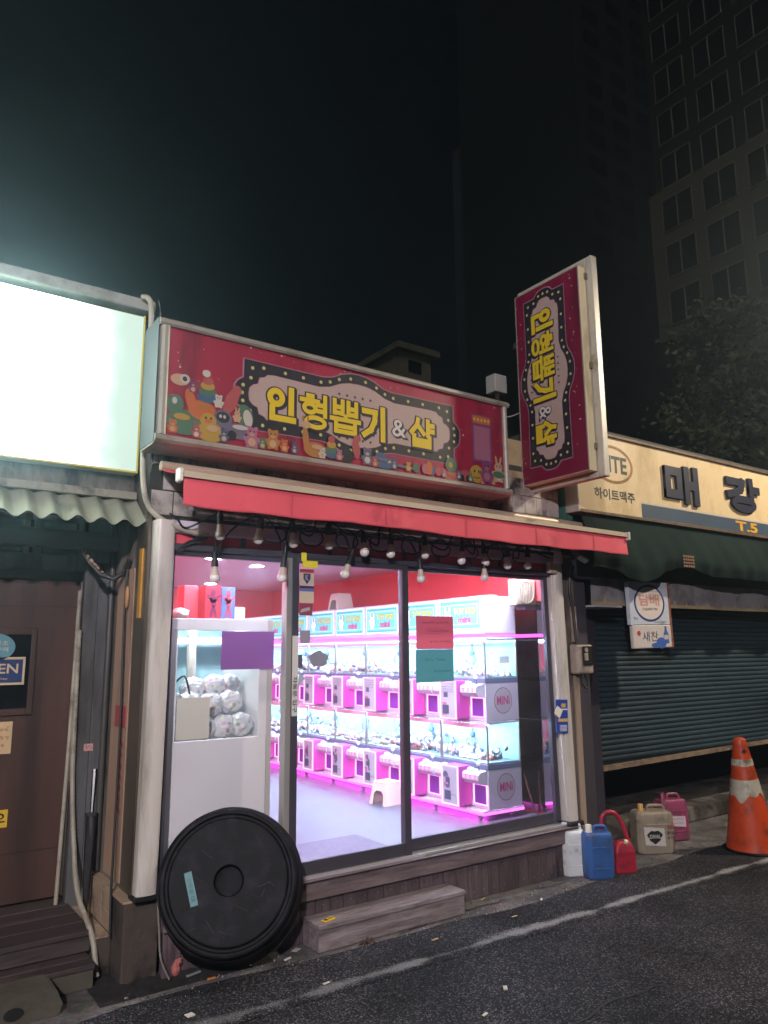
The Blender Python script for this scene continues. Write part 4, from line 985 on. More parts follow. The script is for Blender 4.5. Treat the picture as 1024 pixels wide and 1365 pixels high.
def machine():
    t = thing('claw_machine', (4.38, (Y0 + Y1) / 2, .477))
    bx('base_cabinet', mach_w, t, X0, X1, Y0 + .002, Y1 - .002, .478, .775, .004)
    bx('rail', strip_m, t, X0 - .006, X1, Y0 + .001, Y1 - .001, .776, .809)
    sh = MB().prism([(X0 - .0005, .772), (4.118, .757), (4.104, .745), (4.102, .705), (4.13, .672), (X0 - .0005, .66)], lambda u, w_, a: Vector((u, a, w_)), Y0 + .012, CB0 - .001).done('control_shelf', mach_w, t)
    sh2 = MB().prism([(X0 - .0005, .772), (4.118, .757), (4.104, .745), (4.102, .705), (4.13, .672), (X0 - .0005, .66)], lambda u, w_, a: Vector((u, a, w_)), CB1 + .001, Y1 - .012).done('control_shelf', mach_w, t)
    g = MB(); fx = FXn(4.1025)
    for k_ in range(3):
        for r_ in range(2): g.disc(fx, (Y0 + .05 + .055 * k_, .716 + .018 * r_), .011, .007, .002, 0, 12)
    g.done('speaker_dots', dot_p, sh)
    cb = bx('coin_box', mach_led_pink, t, 4.065, X0 - .001, CB0, CB1, .492, .792, .004)  # pink sides carry the LEDs' magenta light in their colour
    bx('coin_face', lav_face, cb, 4.058, 4.0645, CB0 + .012, CB1 - .012, .504, .78)
    bx('coin_slot', ink_blue, cb, 4.0555, 4.0578, CB0 + .10, CB0 + .15, .66, .70); bx('coin_return', ink_blue, cb, 4.0555, 4.0578, CB0 + .09, CB0 + .165, .53, .60)
    for a, b in ((CB0 - .001, CB0 + .010), (CB1 - .010, CB1 + .001)): bx('led_edge', led_soft, cb, 4.056, 4.0645, a, b, .492, .792)
    bx('led_edge', led_soft, cb, 4.056, 4.0645, CB0 + .0105, CB1 - .0105, .492, .501); bx('led_edge', led_soft, cb, 4.056, 4.0645, CB0 + .0105, CB1 - .0105, .783, .792)
    for a, b in ((Y0 + .024, Y0 + .165), (CB1 + .012, CB1 + .15)):
        dr = bx('prize_door', door_g, t, X0 - .004, X0 - .001, a, b, .515, .655)
        for q in ((a - .008, a, .507, .663), (b, b + .008, .507, .663)): bx('led_frame', led_soft, dr, X0 - .012, X0 - .0012, *q, .003)
        for q in ((a + .0005, b - .0005, .507, .5145), (a + .0005, b - .0005, .6555, .663)): bx('led_frame', led_soft, dr, X0 - .012, X0 - .0012, *q, .002)
    js = MB().tube([(4.155, Y0 + .06, .763), (4.15, Y0 + .06, .81)], .006, 8).done('joystick', chrome, t)
    MB().blob((4.15, Y0 + .06, .822), .017, 0, 2).done('knob', dome_m, js)
    MB().lathe([(.026, 0), (.026, .006), (.03, .01), (.024, .022), (0, .028)], 16, Matrix.Translation((4.15, Y0 + .15, .764))).done('button', dome_m, t)
    MB().lathe([(.026, 0), (.026, .006), (.03, .01), (.024, .022), (0, .028)], 16, Matrix.Translation((4.15, CB1 + .07, .764))).done('button', dome_m, t)
    # glass case
    for y_ in (Y0 + .002, Y1 - .014):
        bx('case_post', alu, t, X0, X0 + .012, y_, y_ + .012, .81, 1.119)
        bx('case_post', alu, t, X1 - .012, X1, y_, y_ + .012, .81, 1.119)
    bx('top_cap', mach_w, t, X0 - .004, X1, Y0 + .001, Y1 - .001, 1.12, 1.1405, .003)
    bx('header_strip', M('header_pink', '#f0b9d6', .4, emis='#ff9ccb', estr=.35), t, X0 + .0005, X0 + .006, Y0 + .02, Y1 - .02, 1.085, 1.119)
    bx('led_bar', led_cool, t, X0 + .03, X0 + .05, Y0 + .04, Y1 - .04, 1.105, 1.119)
    bx('back_panel', cyan_b, t, X1 - .012, X1 - .004, Y0 + .015, Y1 - .015, .812, 1.118)
    bx('tray', tray_m, t, X0 + .013, X1 - .013, Y0 + .015, Y1 - .015, .8095, .824)
    g = MB(); g._new([(X0 + .004, Y0 + .014, .812), (X0 + .004, Y1 - .014, .812), (X0 + .004, Y1 - .014, 1.084), (X0 + .004, Y0 + .014, 1.084)], [(0, 1, 2, 3)]); g.done('front_pane', case_glass, t)
    # claw on its gantry
    yc = (Y0 + Y1) / 2 + .03; xc = (X0 + X1) / 2 - .03
    cl = MB().tube([(xc, yc, 1.119), (xc, yc, 1.01)], .008, 8).done('claw', M('claw_blue', '#5d6fae', .3, metal=.4), t)
    MB().lathe([(0, .03), (.022, .03), (.026, .0), (.012, -.012), (0, -.012)], 12, Matrix.Translation((xc, yc, 1.0))).done('claw_head', MATS['claw_blue'], cl)
    for q in range(3):
        a = q * 2.094 + .5; c_, s_ = math.cos(a), math.sin(a)
        MB().tube([(xc + .015 * c_, yc + .015 * s_, .995), (xc + .05 * c_, yc + .05 * s_, .975), (xc + .052 * c_, yc + .052 * s_, .945), (xc + .022 * c_, yc + .022 * s_, .925)], .005, 6).done('prong', chrome, cl)
    bx('gantry_rail', chrome, t, xc - .012, xc + .012, Y0 + .016, Y1 - .016, 1.1, 1.104)
    return t
base_m = machine()
pile_o = link('prize_pile', piles[0], base_m, kind='stuff')
ords = ['first', 'second', 'third', 'fourth', 'fifth', 'sixth', 'seventh', 'eighth']
NB = 8
units = []
for k_ in range(NB):
    for tier in (0, 1):
        t = base_m if (k_ == 0 and tier == 0) else copy_tree(base_m)
        units.append((t, k_, tier))
for t, k_, tier in units:
    t.location = Vector((4.38, (Y0 + Y1) / 2 + PIT * k_, .477 + .665 * tier))
    pos_ = 'end machine by the front glass' if k_ == 0 else ords[k_] + ' from the front glass'
    tag(t, ('lower' if tier == 0 else 'upper') + ' pink lit claw machine of the long row, ' + pos_, 'claw machine', 'claw machines in the two tier row')
    for ch in t.children:
        if ch.name.startswith('prize_pile'): ch.data = piles[(k_ * 3 + tier * 2) % 7] if tier else piles[(0, 3, 4, 6, 0, 3, 4, 6)[k_]]; ch['kind'] = 'stuff'
        if ch.name.startswith('claw'): ch.location.y += random.uniform(-.12, .12)
bpy.context.view_layer.update()
# end machines: side pane and MINI roundel
ring_m = M('roundel_ring', '#a04a86', .5); mini_m = M('roundel_text', '#e0559c', .5); mini_bg = M('roundel_face', '#d6d1dc', .5)
for t, k_, tier in units:
    if k_: continue
    dz = .665 * tier
    g = MB(); g._new([(X0 + .014, Y0 + .006, .812 + dz), (X1 - .014, Y0 + .006, .812 + dz), (X1 - .014, Y0 + .006, 1.118 + dz), (X0 + .014, Y0 + .006, 1.118 + dz)], [(0, 1, 2, 3)]); g.done('side_pane', case_glass, t)
    g = MB(); f_ = FY(Y0 + .002); g.disc(f_, (4.385, .635 + dz), .098, .103, .001, 0, 40); g.mi = 1; g.disc(f_, (4.385, .635 + dz), .093, .098, .0016, 1, 40); g.mi = 2
    put_text(g, f_, 'MiNi', 4.315, 4.455, .602 + dz, .672 + dz, .0022, 2, .03); g.done('roundel', [ring_m, mini_bg, mini_m], t)
    g = MB(); rr = random.Random(tier + 3)
    if tier: g.box(4.36, 4.47, Y0 + .004, Y0 + .0056, .93 + dz, .985 + dz); g.done('note_card', M('card_white', '#e8eef2', .6), t)
rr = random.Random(77); dec_dark = M('decal_slate', '#5a6080', .5); dec_red = M('decal_rose', '#c26a9a', .5)
for t, k_, tier in units:
    dy, dz = PIT * k_, .665 * tier; g = MB(); f_ = lambda u, v, d: Vector((4.058 - d, CB1 + dy - u, v + dz))
    st_ = random.getstate(); random.seed(k_ * 2 + tier)
    if tier:
        for q in range(4): scribble(g, f_, .03, .175, .765 - .02 * q, .008, .0008, 0, 11, .0013)
        g.poly(f_, [(.03, .52), (.085, .52), (.085, .62), (.03, .62)], .0008, 1)
    else:
        for q in range(9):
            u, v = rr.uniform(.04, .1), rr.uniform(.62, .74); g.disc(f_, (u, v), rr.uniform(.008, .024), rr.uniform(.01, .03), .0008 + .0001 * q, q % 2, 10, rr.uniform(0, 3))
        scribble(g, f_, .1, .17, .57, .008, .0008, 0, 6, .0013)
    random.setstate(st_)
    g.done('decal', [dec_dark, dec_red], t)
# lit toppers on the upper machines
top_art = M('topper_cyan', '#6fd0d6', .4, emis='#5fd8e0', estr=.75); top_wh = M('topper_white', '#eef2f6', .4, emis='#e6f2ff', estr=.8); top_yel = M('topper_yellow', '#f0e040', .4, emis='#f2e23c', estr=.7)
top_pk = M('topper_pink', '#f060a8', .4, emis='#f060a8', estr=.7); top_dk = M('topper_slate', '#4a5a70', .5)
def topper():
    t = bx('topper', mach_w, None, X0, X1, Y0 + .002, Y1 - .002, 1.834, 2.14, .004)
    return t
for t, k_, tier in units:
    if not tier: continue
    dy = PIT * k_; a0, a1 = Y0 + dy, Y1 + dy
    tp = bx('topper', mach_w, t, X0, X1, a0 + .002, a1 - .002, 1.8335, 2.14, .004)
    bx('led_line', led_pink, tp, X0 - .004, X1, a0 + .002, a1 - .002, 1.816, 1.8285)
    fx = lambda u, v, d: Vector((X0 - d, a1 - u, v))          # u runs left to right as seen from the aisle
    g = MB(); g.box(X0 - .006, X0 - .0005, a0 + .02, a1 - .02, 1.865, 2.125); g.done('art_panel', top_wh, tp)
    g = MB(); FX6 = lambda u, v, d: fx(u, v, d + .006)
    g.poly(FX6, [(.035, 1.88), (.54, 1.88), (.54, 2.11), (.035, 2.11)], .001, 0)
    for q in range(18):
        for v_ in (1.892, 2.098): g.poly(FX6, [(.045 + .0275 * q, v_ - .007), (.062 + .0275 * q, v_ - .007), (.0535 + .0275 * q, v_ + .008)], .002, 4)
    g.poly(FX6, [(.06, 1.912), (.515, 1.912), (.515, 2.078), (.06, 2.078)], .002, 1); g.poly(FX6, [(.065, 1.917), (.51, 1.917), (.51, 2.073), (.065, 2.073)], .003, 0)
    # round eared toy face
    for (u, v, ru, rv, c, d) in ((.135, 1.985, .056, .05, 4, .004), (.105, 2.045, .018, .034, 4, .004), (.165, 2.045, .018, .034, 4, .004), (.135, 1.985, .05, .044, 1, .005), (.105, 2.045, .012, .028, 1, .005), (.165, 2.045, .012, .028, 1, .005), (.12, 1.99, .007, .009, 4, .006), (.15, 1.99, .007, .009, 4, .006), (.135, 1.945, .035, .025, 1, .005)):
        g.disc(FX6, (u, v), ru, rv, d, c, 18)
    put_text(g, FX6, 'TOY POP', .215, .49, 1.995, 2.05, .004, 4, .06, .03); put_text(g, FX6, 'TOY POP', .215, .49, 1.995, 2.05, .005, 2, .02, .03)
    put_text(g, FX6, 'mini', .27, .43, 1.928, 1.978, .004, 4, .06, .03); put_text(g, FX6, 'mini', .27, .43, 1.928, 1.978, .005, 3, .02, .03)
    g.done('art_print', [top_art, top_wh, top_yel, top_pk, top_dk], tp)
# platform with castors and glowing underside
pf = thing('machine_platform', (4.35, 2.5, ZF), 'low white wheeled platform carrying the claw machine row, glowing magenta beneath', 'platform')
YE = Y0 + PIT * NB
bx('deck', mach_w, pf, 4.13, X1 + .01, Y0 - .005, YE, .4415, .4765, .003)
bx('led_line', led_pink, pf, 4.1215, 4.129, Y0 - .003, YE, .448, .462); bx('led_line', led_pink, pf, 4.135, X1, Y0 - .0125, Y0 - .0055, .448, .462)
bx('under_glow', led_under, pf, 4.25, 4.27, Y0 + .1, YE - .1, .434, .441)
for y in [Y0 + .07 + .55 * i for i in range(9)]:
    for x in (4.165, 4.5):
        c = MB().lathe([(0, -.009), (.018, -.009), (.0195, -.006), (.0195, .006), (.018, .009), (0, .009)], 14, Matrix.Translation((x, y, ZF + .02)) @ Matrix.Rotation(R(90), 4, 'Y')).done('castor', M('castor_grey', '#b8b0c0', .4), pf)
# gap behind the row: dark sheet standing in for its shade, and a leaning broom handle
bx('gap_shade', M('gap_shade_dark', '#2e2c44', .7, var=.15), shop, X1 + .02, XR - .014, 1.0, 1.02, ZF, 2.1)
MB().tube([(4.60, .30, .72), (4.665, .24, ZF + .01)], .009, 8).done('broom_stick', M('brown_stick', '#6b4038', .5), label='thin brown stick leaning in the gap beside the claw machines', cat='stick')
# exhaust fan high on the wall
ef = thing('exhaust_fan', (4.57, .2, 2.05), 'square cream exhaust fan with round grille above the claw machines', 'exhaust fan')
bx('housing', M('fan_cream', '#d5c9b2', .45, var=.05), ef, 4.45, 4.69, .15, .24, 2.06, 2.275, .012)
g = MB(); f_ = FY(.15); g.disc(f_, (4.57, 2.168), .088, .088, .001, 0, 30); g.done('opening', M('fan_dark', '#2c2926', .6), ef)
g = MB()
for q in range(9):
    x = 4.57 - .072 + .018 * q; hh = .085 * math.sqrt(max(0.05, 1 - ((x - 4.57) / .088) ** 2)); g.box(x - .0035, x + .0035, .142, .1485, 2.168 - hh, 2.168 + hh)
g.tube([(4.57 + .09 * math.cos(a * .349), .145, 2.168 + .09 * math.sin(a * .349)) for a in range(18)], .005, 6, closed=True); g.done('grille', MATS['fan_cream'], ef)
g = MB(); g.lathe([(0, 0), (.022, 0), (.022, .006), (0, .006)], 16, Matrix.Translation((4.57, .146, 2.168)) @ Matrix.Rotation(R(90), 4, 'X')); g.done('hub', MATS['fan_cream'], ef)
bx('fan_shelf', M('fan_bracket', '#a79db4', .5), shop, 4.56, XR - .003, .16, .26, 2.03, 2.058)
# red valance-like soffit and ceiling lights, plus an added tube
for x, y in ((2.56, 1.94), (3.15, 2.3), (3.5, 4.3), (2.4, 1.33), (2.1, .8), (3.2, 1.1),  (2.5, 3.3), (1.95, 2.6)):
    d_ = MB().lathe([(.075, 0), (.075, .006), (.055, .008)], 20, Matrix.Translation((x, y, ZC - .009))).done('downlight', white_pvc, shop)
    MB().lathe([(0, 0), (.0545, 0), (.0545, .004)], 20, Matrix.Translation((x, y, ZC - .006))).done('lamp', down_m, d_)
bx('added_light', white_pvc, shop, 1.62, 4.58, .04, .11, ZC - .03, ZC - .001, .004)  # unseen tube light added to brighten the machine end panels
bx('added_tube', added_tube_m, shop, 1.65, 4.55, .05, .1, ZC - .042, ZC - .0305)
# stools
def stool(name, c, s, label, rot=0.):
    t = thing(name, c, label, 'stool'); xf = Matrix.Translation(c) @ Matrix.Rotation(rot, 4, 'Z')
    m_ = M('stool_plastic', '#e3ddd0', .4, var=.03)
    a, b, h = .11 * s, .085 * s, .19 * s
    MB().box(-b, b, -b, b, h - .02, h, bev=.008, xf=xf).done('seat', m_, t)
    for i in range(4):
        an = i * math.pi / 2; rm = xf @ Matrix.Rotation(an, 4, 'Z')
        prof = [(-a, 0), (-a * .62, 0), (-a * .55, h * .45), (-a * .3, h * .6), (a * .3, h * .6), (a * .55, h * .45), (a * .62, 0), (a, 0), (b - .002, h - .018), (-b + .002, h - .018)] if i % 2 else [(-a, 0), (a, 0), (b - .002, h - .018), (-b + .002, h - .018)]
        def fn(u, w_, d, rm=rm):
            sl_ = a + (b - a) * w_ / h; return rm @ Vector((u, -sl_ + d, w_))
        MB().prism(prof, fn, 0., .006).done('side_panel', m_, t)
stool('plastic_stool', (3.97, 1.33, ZF), 1.0, 'cream plastic step stool on the shop floor before the claw machines', .12)
stool('plastic_stool', (4.36, 2.72, 2.141), .95, 'cream plastic step stool put on top of the claw machines', .0)
g = MB(); g.box(4.4, 4.5, .42, .56, 2.141, 2.165, bev=.006); g.done('flat_box', M('dusty_green', '#7f8a72', .6), label='flat greenish box lying on top of the end claw machine', cat='box')
# door mat
MB().box(2.32, 3.12, .07, .52, ZF + .001, ZF + .01, bev=.002).done('door_mat', M('mat_grey', '#77738a', .9, var=.15, scale=40, bump=.4, bscale=120), label='flat grey door mat just inside the sliding door', cat='mat')

# ---- white counter cabinet behind the left pane
cb = thing('display_cabinet', (1.9, .4, ZF), 'white panelled cabinet with square window behind the pane by the black tub', 'cabinet')
pan = M('cabinet_white', '#e9e8ea', .5, var=.03, scale=2)
cx0, cx1, cyf, cyb, cz1 = 1.545, 2.195, .12, .78, 1.905
wx0, wx1, wz0, wz1 = 1.607, 2.14, 1.19, 1.835
bx('front_panel', pan, cb, cx0, cx1, cyf, cyf + .02, ZF, wz0, .002)
bx('front_panel', pan, cb, cx0, cx1, cyf, cyf + .02, wz1, cz1, .002)
bx('front_panel', pan, cb, cx0, wx0, cyf, cyf + .02, wz0 + .0005, wz1 - .0005); bx('front_panel', pan, cb, wx1, cx1, cyf, cyf + .02, wz0 + .0005, wz1 - .0005)
bx('side_panel', pan, cb, cx1 - .02, cx1, cyf + .0205, cyb, ZF, cz1); bx('side_panel', pan, cb, cx0, cx0 + .02, cyf + .0205, cyb, ZF, cz1)
bx('corner_trim', white_pvc, cb, cx1 + .0005, cx1 + .035, cyf - .004, cyf + .035, ZF, cz1, .003)
bx('top', pan, cb, cx0 + .021, cx1 - .021, cyf + .0205, cyb, cz1 - .02, cz1)
bx('back_panel', M('cabinet_blue_back', '#a6cfdd', .5, var=.15, scale=8), cb, cx0 + .021, cx1 - .021, cyb - .02, cyb - .001, ZF, cz1 - .021)
bx('shelf', pan, cb, cx0 + .021, cx1 - .021, cyf + .0205, cyb - .021, 1.16, 1.18)
g = MB(); g._new([(wx0, cyf + .01, wz0), (wx1, cyf + .01, wz0), (wx1, cyf + .01, wz1), (wx0, cyf + .01, wz1)], [(0, 1, 2, 3)]); g.done('window_pane', case_glass, cb)
bx('led_bar', emit('cabinet_led', (.85, .97, 1.), 75.), cb, cx0 + .05, cx1 - .05, .5, .53, cz1 - .032, cz1 - .0205)
bx('inner_post', white_pvc, cb, 1.86, 1.91, .60, .64, 1.181, cz1 - .021)
bx('inner_rail', pan, cb, cx0 + .03, cx1 - .03, .62, .66, 1.76, 1.80)
g = MB(); g.tube(smoothp([(1.64, .3, 1.83), (1.66, .3, 1.72), (1.63, .3, 1.65), (1.67, .3, 1.6), (1.64, .3, 1.5), (1.72, .3, 1.56), (1.76, .3, 1.45)], 6), .006, 6); g.done('wiring', cable_m, cb)
g = MB(); g.blob((1.645, .3, 1.74), (.02, .02, .03), 0, 1); g.blob((1.65, .3, 1.63), (.022, .02, .035), 0, 1); g.blob((1.64, .3, 1.52), (.02, .02, .03), 0, 1); g.done('wire_connector', M('connector', '#6d7480', .5), cb)
def bag_mat():
    m = bpy.data.materials.new('patterned_bag'); m.use_nodes = True; n = m.node_tree.nodes; l = m.node_tree.links
    b = n['Principled BSDF']; b.inputs['Roughness'].default_value = .25
    g = n.new('ShaderNodeNewGeometry'); v = n.new('ShaderNodeTexVoronoi'); v.inputs['Scale'].default_value = 27; v.inputs['Randomness'].default_value = .6
    l.new(g.outputs['Position'], v.inputs['Vector'])
    r = n.new('ShaderNodeValToRGB'); r.color_ramp.elements[0].position = .36; r.color_ramp.elements[1].position = .4; l.new(v.outputs['Distance'], r.inputs[0])
    hs = n.new('ShaderNodeHueSaturation'); hs.inputs['Saturation'].default_value = .4; hs.inputs['Value'].default_value = 1.1; l.new(v.outputs['Color'], hs.inputs['Color'])
    mx = n.new('ShaderNodeMix'); mx.data_type = 'RGBA'; l.new(r.outputs[0], mx.inputs[0]); l.new(hs.outputs[0], mx.inputs[6]); mx.inputs[7].default_value = (.86, .88, .92, 1)
    l.new(mx.outputs[2], b.inputs['Base Color'])
    t = n.new('ShaderNodeTexNoise'); t.inputs['Scale'].default_value = 25; t.inputs['Detail'].default_value = 4; l.new(g.outputs['Position'], t.inputs['Vector'])
    bp = n.new('ShaderNodeBump'); bp.inputs['Strength'].default_value = .9; bp.inputs['Distance'].default_value = .02; l.new(t.outputs[0], bp.inputs['Height']); l.new(bp.outputs[0], b.inputs['Normal'])
    return m
bagm = bag_mat()
BAGS = ((1.70, .28, 1.255, .072, 'behind the white paper sheet'), (1.84, .26, 1.25, .07, 'beside the white paper sheet'), (1.965, .25, 1.25, .068, 'low in the middle of the cabinet heap'), (2.08, .25, 1.255, .072, 'low against the cabinet corner trim'),
        (1.66, .34, 1.40, .062, 'against the far cabinet side behind the wiring'), (1.78, .36, 1.385, .075, 'on the second layer behind the white sheet'), (1.91, .34, 1.37, .078, 'on the second layer under the purple sheet'), (2.05, .35, 1.385, .075, 'on the second layer at the corner trim'),
        (1.84, .46, 1.47, .075, 'at the back beside the inner cabinet post'), (1.98, .45, 1.49, .07, 'topping the heap below the purple sheet'), (2.09, .46, 1.50, .06, 'topping the heap by the corner trim'))
for i, (x, y, z, r_, lab) in enumerate(BAGS):
    g = MB(); g.blob((x, y, z), (r_ * 1.12, r_, r_), 0, 4); c = Vector((x, y, z)); ph = i * 1.7
    for v_ in g.bm.verts:
        q = v_.co - c; dn = q.normalized()
        f = 1 + .07 * math.sin(dn.x * 7 + ph) * math.sin(dn.z * 6 + ph) + .035 * math.sin(dn.y * 15 + dn.z * 13 + ph) + .02 * math.sin(dn.x * 31 + dn.z * 27)
        f *= 1 + .10 * max(0, abs(dn.x) + abs(dn.z) - 1.1)
        v_.co = c + q * f; v_.co.z = max(v_.co.z, 1.1805)
    g.done('plush_bag', bagm, label='puffed patterned toy bag ' + lab, cat='bag', group='bags in the cabinet')
purp = M('purple_paper', '#8d4f9e', .7, var=.04); wpap = M('white_paper', '#d9d6c6', .8, var=.03)
MB().box(1.878, 2.235, .1095, .1115, 1.597, 1.83).done('purple_sheet', purp, label='blank purple paper sheet taped over the cabinet window', cat='paper')
g = MB(); g.box(1.612, 1.815, .1095, .1115, 1.20, 1.438); g.done('white_sheet', wpap, label='blank off white paper sheet taped below the purple one', cat='paper')
# boxes on the cabinet
def figure_box(x0, x1, y0, y1, z1, col, fcol, label):
    t = thing('toy_box', ((x0 + x1) / 2, (y0 + y1) / 2, cz1 + .001), label, 'box')
    bx('carton', M('carton_' + col, col, .4, var=.05), t, x0, x1, y0, y1, cz1 + .001, z1, .002)
    g = MB(); f_ = FY(y0); c = (x0 + x1) / 2; h = z1 - cz1
    for dx, dz_, rx, rz, ro in ((0, .8, .12, .1, 0), (0, .55, .13, .2, .2), (-.13, .62, .06, .18, .7), (.14, .6, .06, .18, -.8), (-.06, .22, .06, .2, -.2), (.09, .22, .06, .2, .25)):
        g.disc(f_, (c + dx * (x1 - x0) * 1.4, cz1 + h * dz_), rx * (x1 - x0) * 1.5, rz * h, .001, 0, 14, ro)
    g.done('silhouette_print', M('fig_' + fcol, fcol, .4), t)
figure_box(1.80, 1.905, .2, .32, 2.115, '#c23b4a', '#7a2f52', 'red toy carton with purple figure on top of the cabinet')
figure_box(1.908, 2.0, .2, .32, 2.11, '#5f78c8', '#b8505e', 'blue toy carton with red figure on top of the cabinet')
MB().box(1.70, 1.79, .3, .42, cz1 + .001, 2.12, bev=.003).done('plain_carton', M('carton_rose', '#d4525e', .4, var=.1), label='plain rose carton behind the red toy carton', cat='box')
MB().box(2.0035, 2.08, .22, .3, cz1 + .001, 1.985, bev=.003).done('small_carton', M('carton_pale', '#e6dfe0', .5), label='small pale carton beside the blue toy carton', cat='box')
g = MB(); g.blob((1.66, .25, cz1 + .035), (.06, .05, .034), 0, 2, .006); g.done('crumpled_bag', M('bag_white', '#e6dcd8', .5), label='crumpled white bag beside the plain rose carton', cat='bag')

# ---- papers and stickers on the glass
GP = FY(-.03)
def paper(name, x0, x1, z0, z1, y, mat, ink, lines, label, cat='notice', tilt=0.):
    g = MB(); g.hexa([(x0, y - .001, z0), (x1 - tilt, y - .001, z0 + tilt), (x1 - tilt, y, z0 + tilt), (x0, y, z0), (x0 + tilt, y - .001, z1), (x1, y - .001, z1), (x1, y, z1), (x0 + tilt, y, z1)])
    f_ = FY(y - .001)
    for (u0, u1, v, h, n_) in lines: scribble(g, f_, u0, u1, v, h, .0006, 1, n_, .0013)
    return g.done(name, [mat, ink], label=label, cat=cat)
inkr = M('ink_marker', '#8d2f4a', .7); inkb = M('ink_teal', '#20525c', .7)
paper('pink_notice', 3.30, 3.645, 1.712, 1.947, .002, M('pink_paper', '#e0647e', .8), inkr, ((3.35, 3.6, 1.90, .012, 9), (3.41, 3.52, 1.84, .012, 5), (3.53, 3.6, 1.84, .012, 3), (3.42, 3.62, 1.765, .013, 7)), 'pink handwritten notice taped inside the wide window pane')
g = MB(); f_ = FY(.001)
for a in ((3.4, 3.53, 1.822, 1.8235), (3.4, 3.53, 1.857, 1.8585), (3.4, 3.4015, 1.8236, 1.8569), (3.5285, 3.53, 1.8236, 1.8569)): g.box(a[0], a[1], .0003, .0009, a[2], a[3])
g.done('ink_box', inkr, bpy.data.objects['pink_notice'])
paper('teal_notice', 3.293, 3.640, 1.48, 1.7105, .002, M('teal_paper', '#4b9aa8', .8), inkb, ((3.37, 3.45, 1.64, .015, 3), (3.47, 3.56, 1.64, .015, 3), (3.45, 3.61, 1.555, .012, 7)), 'teal handwritten notice taped directly below the pink one')
# stickers at the door
g = MB(); f_ = FY(-.0225)
sec = thing('security_sticker', (2.39, -.022, 2.05), 'security company sticker with shield and camera picture on the sliding door', 'sticker')
def flat(name, par, u0, u1, v0, v1, mat, d=.0, y=-.0205): return MB().box(u0, u1, y - d - .0006, y - d, v0, v1).done(name, mat, par)
flat('red_band', sec, 2.345, 2.45, 2.205, 2.228, M('sticker_crimson', '#a8323c', .5)); flat('field', sec, 2.345, 2.45, 2.12, 2.2045, M('sticker_beige', '#cdbda6', .5))
g = MB(); f_ = FY(-.0211); g.poly(f_, [(2.372, 2.2), (2.424, 2.2), (2.424, 2.165), (2.398, 2.13), (2.372, 2.165)], .0005); g.mi = 1; put_text(g, f_, 'K', 2.387, 2.41, 2.155, 2.192, .001, 1, .02); g.done('shield', [M('sticker_navy', '#2b3560', .5), pr_white], sec)
flat('navy_band', sec, 2.345, 2.45, 2.105, 2.1195, MATS['sticker_navy']); flat('blue_band', sec, 2.345, 2.45, 2.085, 2.1, M('sticker_azure', '#4a78c0', .5)); flat('text_field', sec, 2.345, 2.45, 2.01, 2.0845, MATS['sticker_beige'])
flat('maroon_field', sec, 2.345, 2.44, 1.93, 2.005, M('sticker_maroon', '#8d3c55', .5))
g = MB(); f_ = FY(-.0211); g.poly(f_, [(2.36, 1.97), (2.42, 1.985), (2.424, 1.965), (2.365, 1.95)], .0004); g.poly(f_, [(2.365, 1.95), (2.37, 1.968), (2.356, 1.965), (2.352, 1.948)], .0005); g.done('camera_picture', pr_white, sec)
MB().box(2.352, 2.425, -.0212, -.0205, 1.755, 1.835).done('grey_sticker', M('sticker_grey', '#8f8a9a', .5, var=.05), label='plain greyish sticker below the security sticker on the door glass', cat='sticker')
bx('dark_sticker', M('sticker_dark', '#4f5566', .5), None, 2.34, 2.372, -.0212, -.0205, 1.60, 1.685, label='small dark square sticker on the edge of the door glass', cat='sticker')
g = MB(); f_ = FY(-.0205); pts = []
for q in range(28):
    a = q * 2 * math.pi / 28; r_ = 1 + .08 * math.sin(5 * a) + .05 * math.sin(9 * a + 1); pts.append((2.49 + .072 * r_ * math.cos(a), 1.655 + .05 * r_ * math.sin(a)))
g.prism(pts, f_, .0, .0007); g.done('ragged_sticker', M('sticker_smoke', '#868694', .6), label='grey ragged cloud shaped sticker on the door glass', cat='sticker')
g = MB(); g.prism([(2.345, 1.49), (2.345, 1.575), (2.395, 1.535)], f_, 0, .0007); g.done('arrow_sticker', M('sticker_pale_teal', '#9db4c4', .5), label='pale triangular arrow sticker on the door glass', cat='sticker')
MB().box(2.34, 2.375, -.058, -.046, 2.275, 2.33, bev=.003).box(2.35, 2.46, -.052, -.046, 2.235, 2.28).done('yellow_tape', M('tape_yellow', '#f0e23a', .5), label='bright yellow tape piece on the door head', cat='tape')
g = MB(); g.box(2.288, 2.33, -.0405, -.0385, 1.31, 1.80)
f2 = lambda u, v, d: Vector((2.309 + v, -.0405 - d, 1.55 - u)); put_text(g, f2, '자동문 입구', .0, .22, -.015, .015, .001, 1, .02); g.done('strip_sticker', [M('strip_white', '#c9c7c2', .6, var=.05), M('ink_dark', '#2b2b33', .6)], label='tall white strip sticker with sideways lettering on the door stile', cat='sticker')
g = MB(); xf = Matrix.Translation((4.675, -.088, 1.18)) @ Matrix.Rotation(.04, 4, 'Y'); g.box(-.075, .055, -.003, .003, -.125, .13, xf=xf); g.mi = 1; g.box(-.06, .05, -.005, -.0035, -.04, -.015, xf=xf); g.mi = 2; g.box(-.065, .05, -.005, -.0035, .05, .06, xf=xf)
for q in range(5): g.box(-.04, .04, -.005, -.0035, -.07 - .01 * q, -.065 - .01 * q, xf=xf, mi=2)
g.box(-.02, .03, -.005, -.0035, .07, .10, xf=xf, mi=1)
g.done('blue_flyer', [M('flyer_blue', '#28409a', .45, var=.1, scale=20), M('flyer_gold', '#c0a25a', .5), M('flyer_white', '#cfd3e2', .5)], label='blue flyer with gold print stuck on the white post near the meter box', cat='flyer')
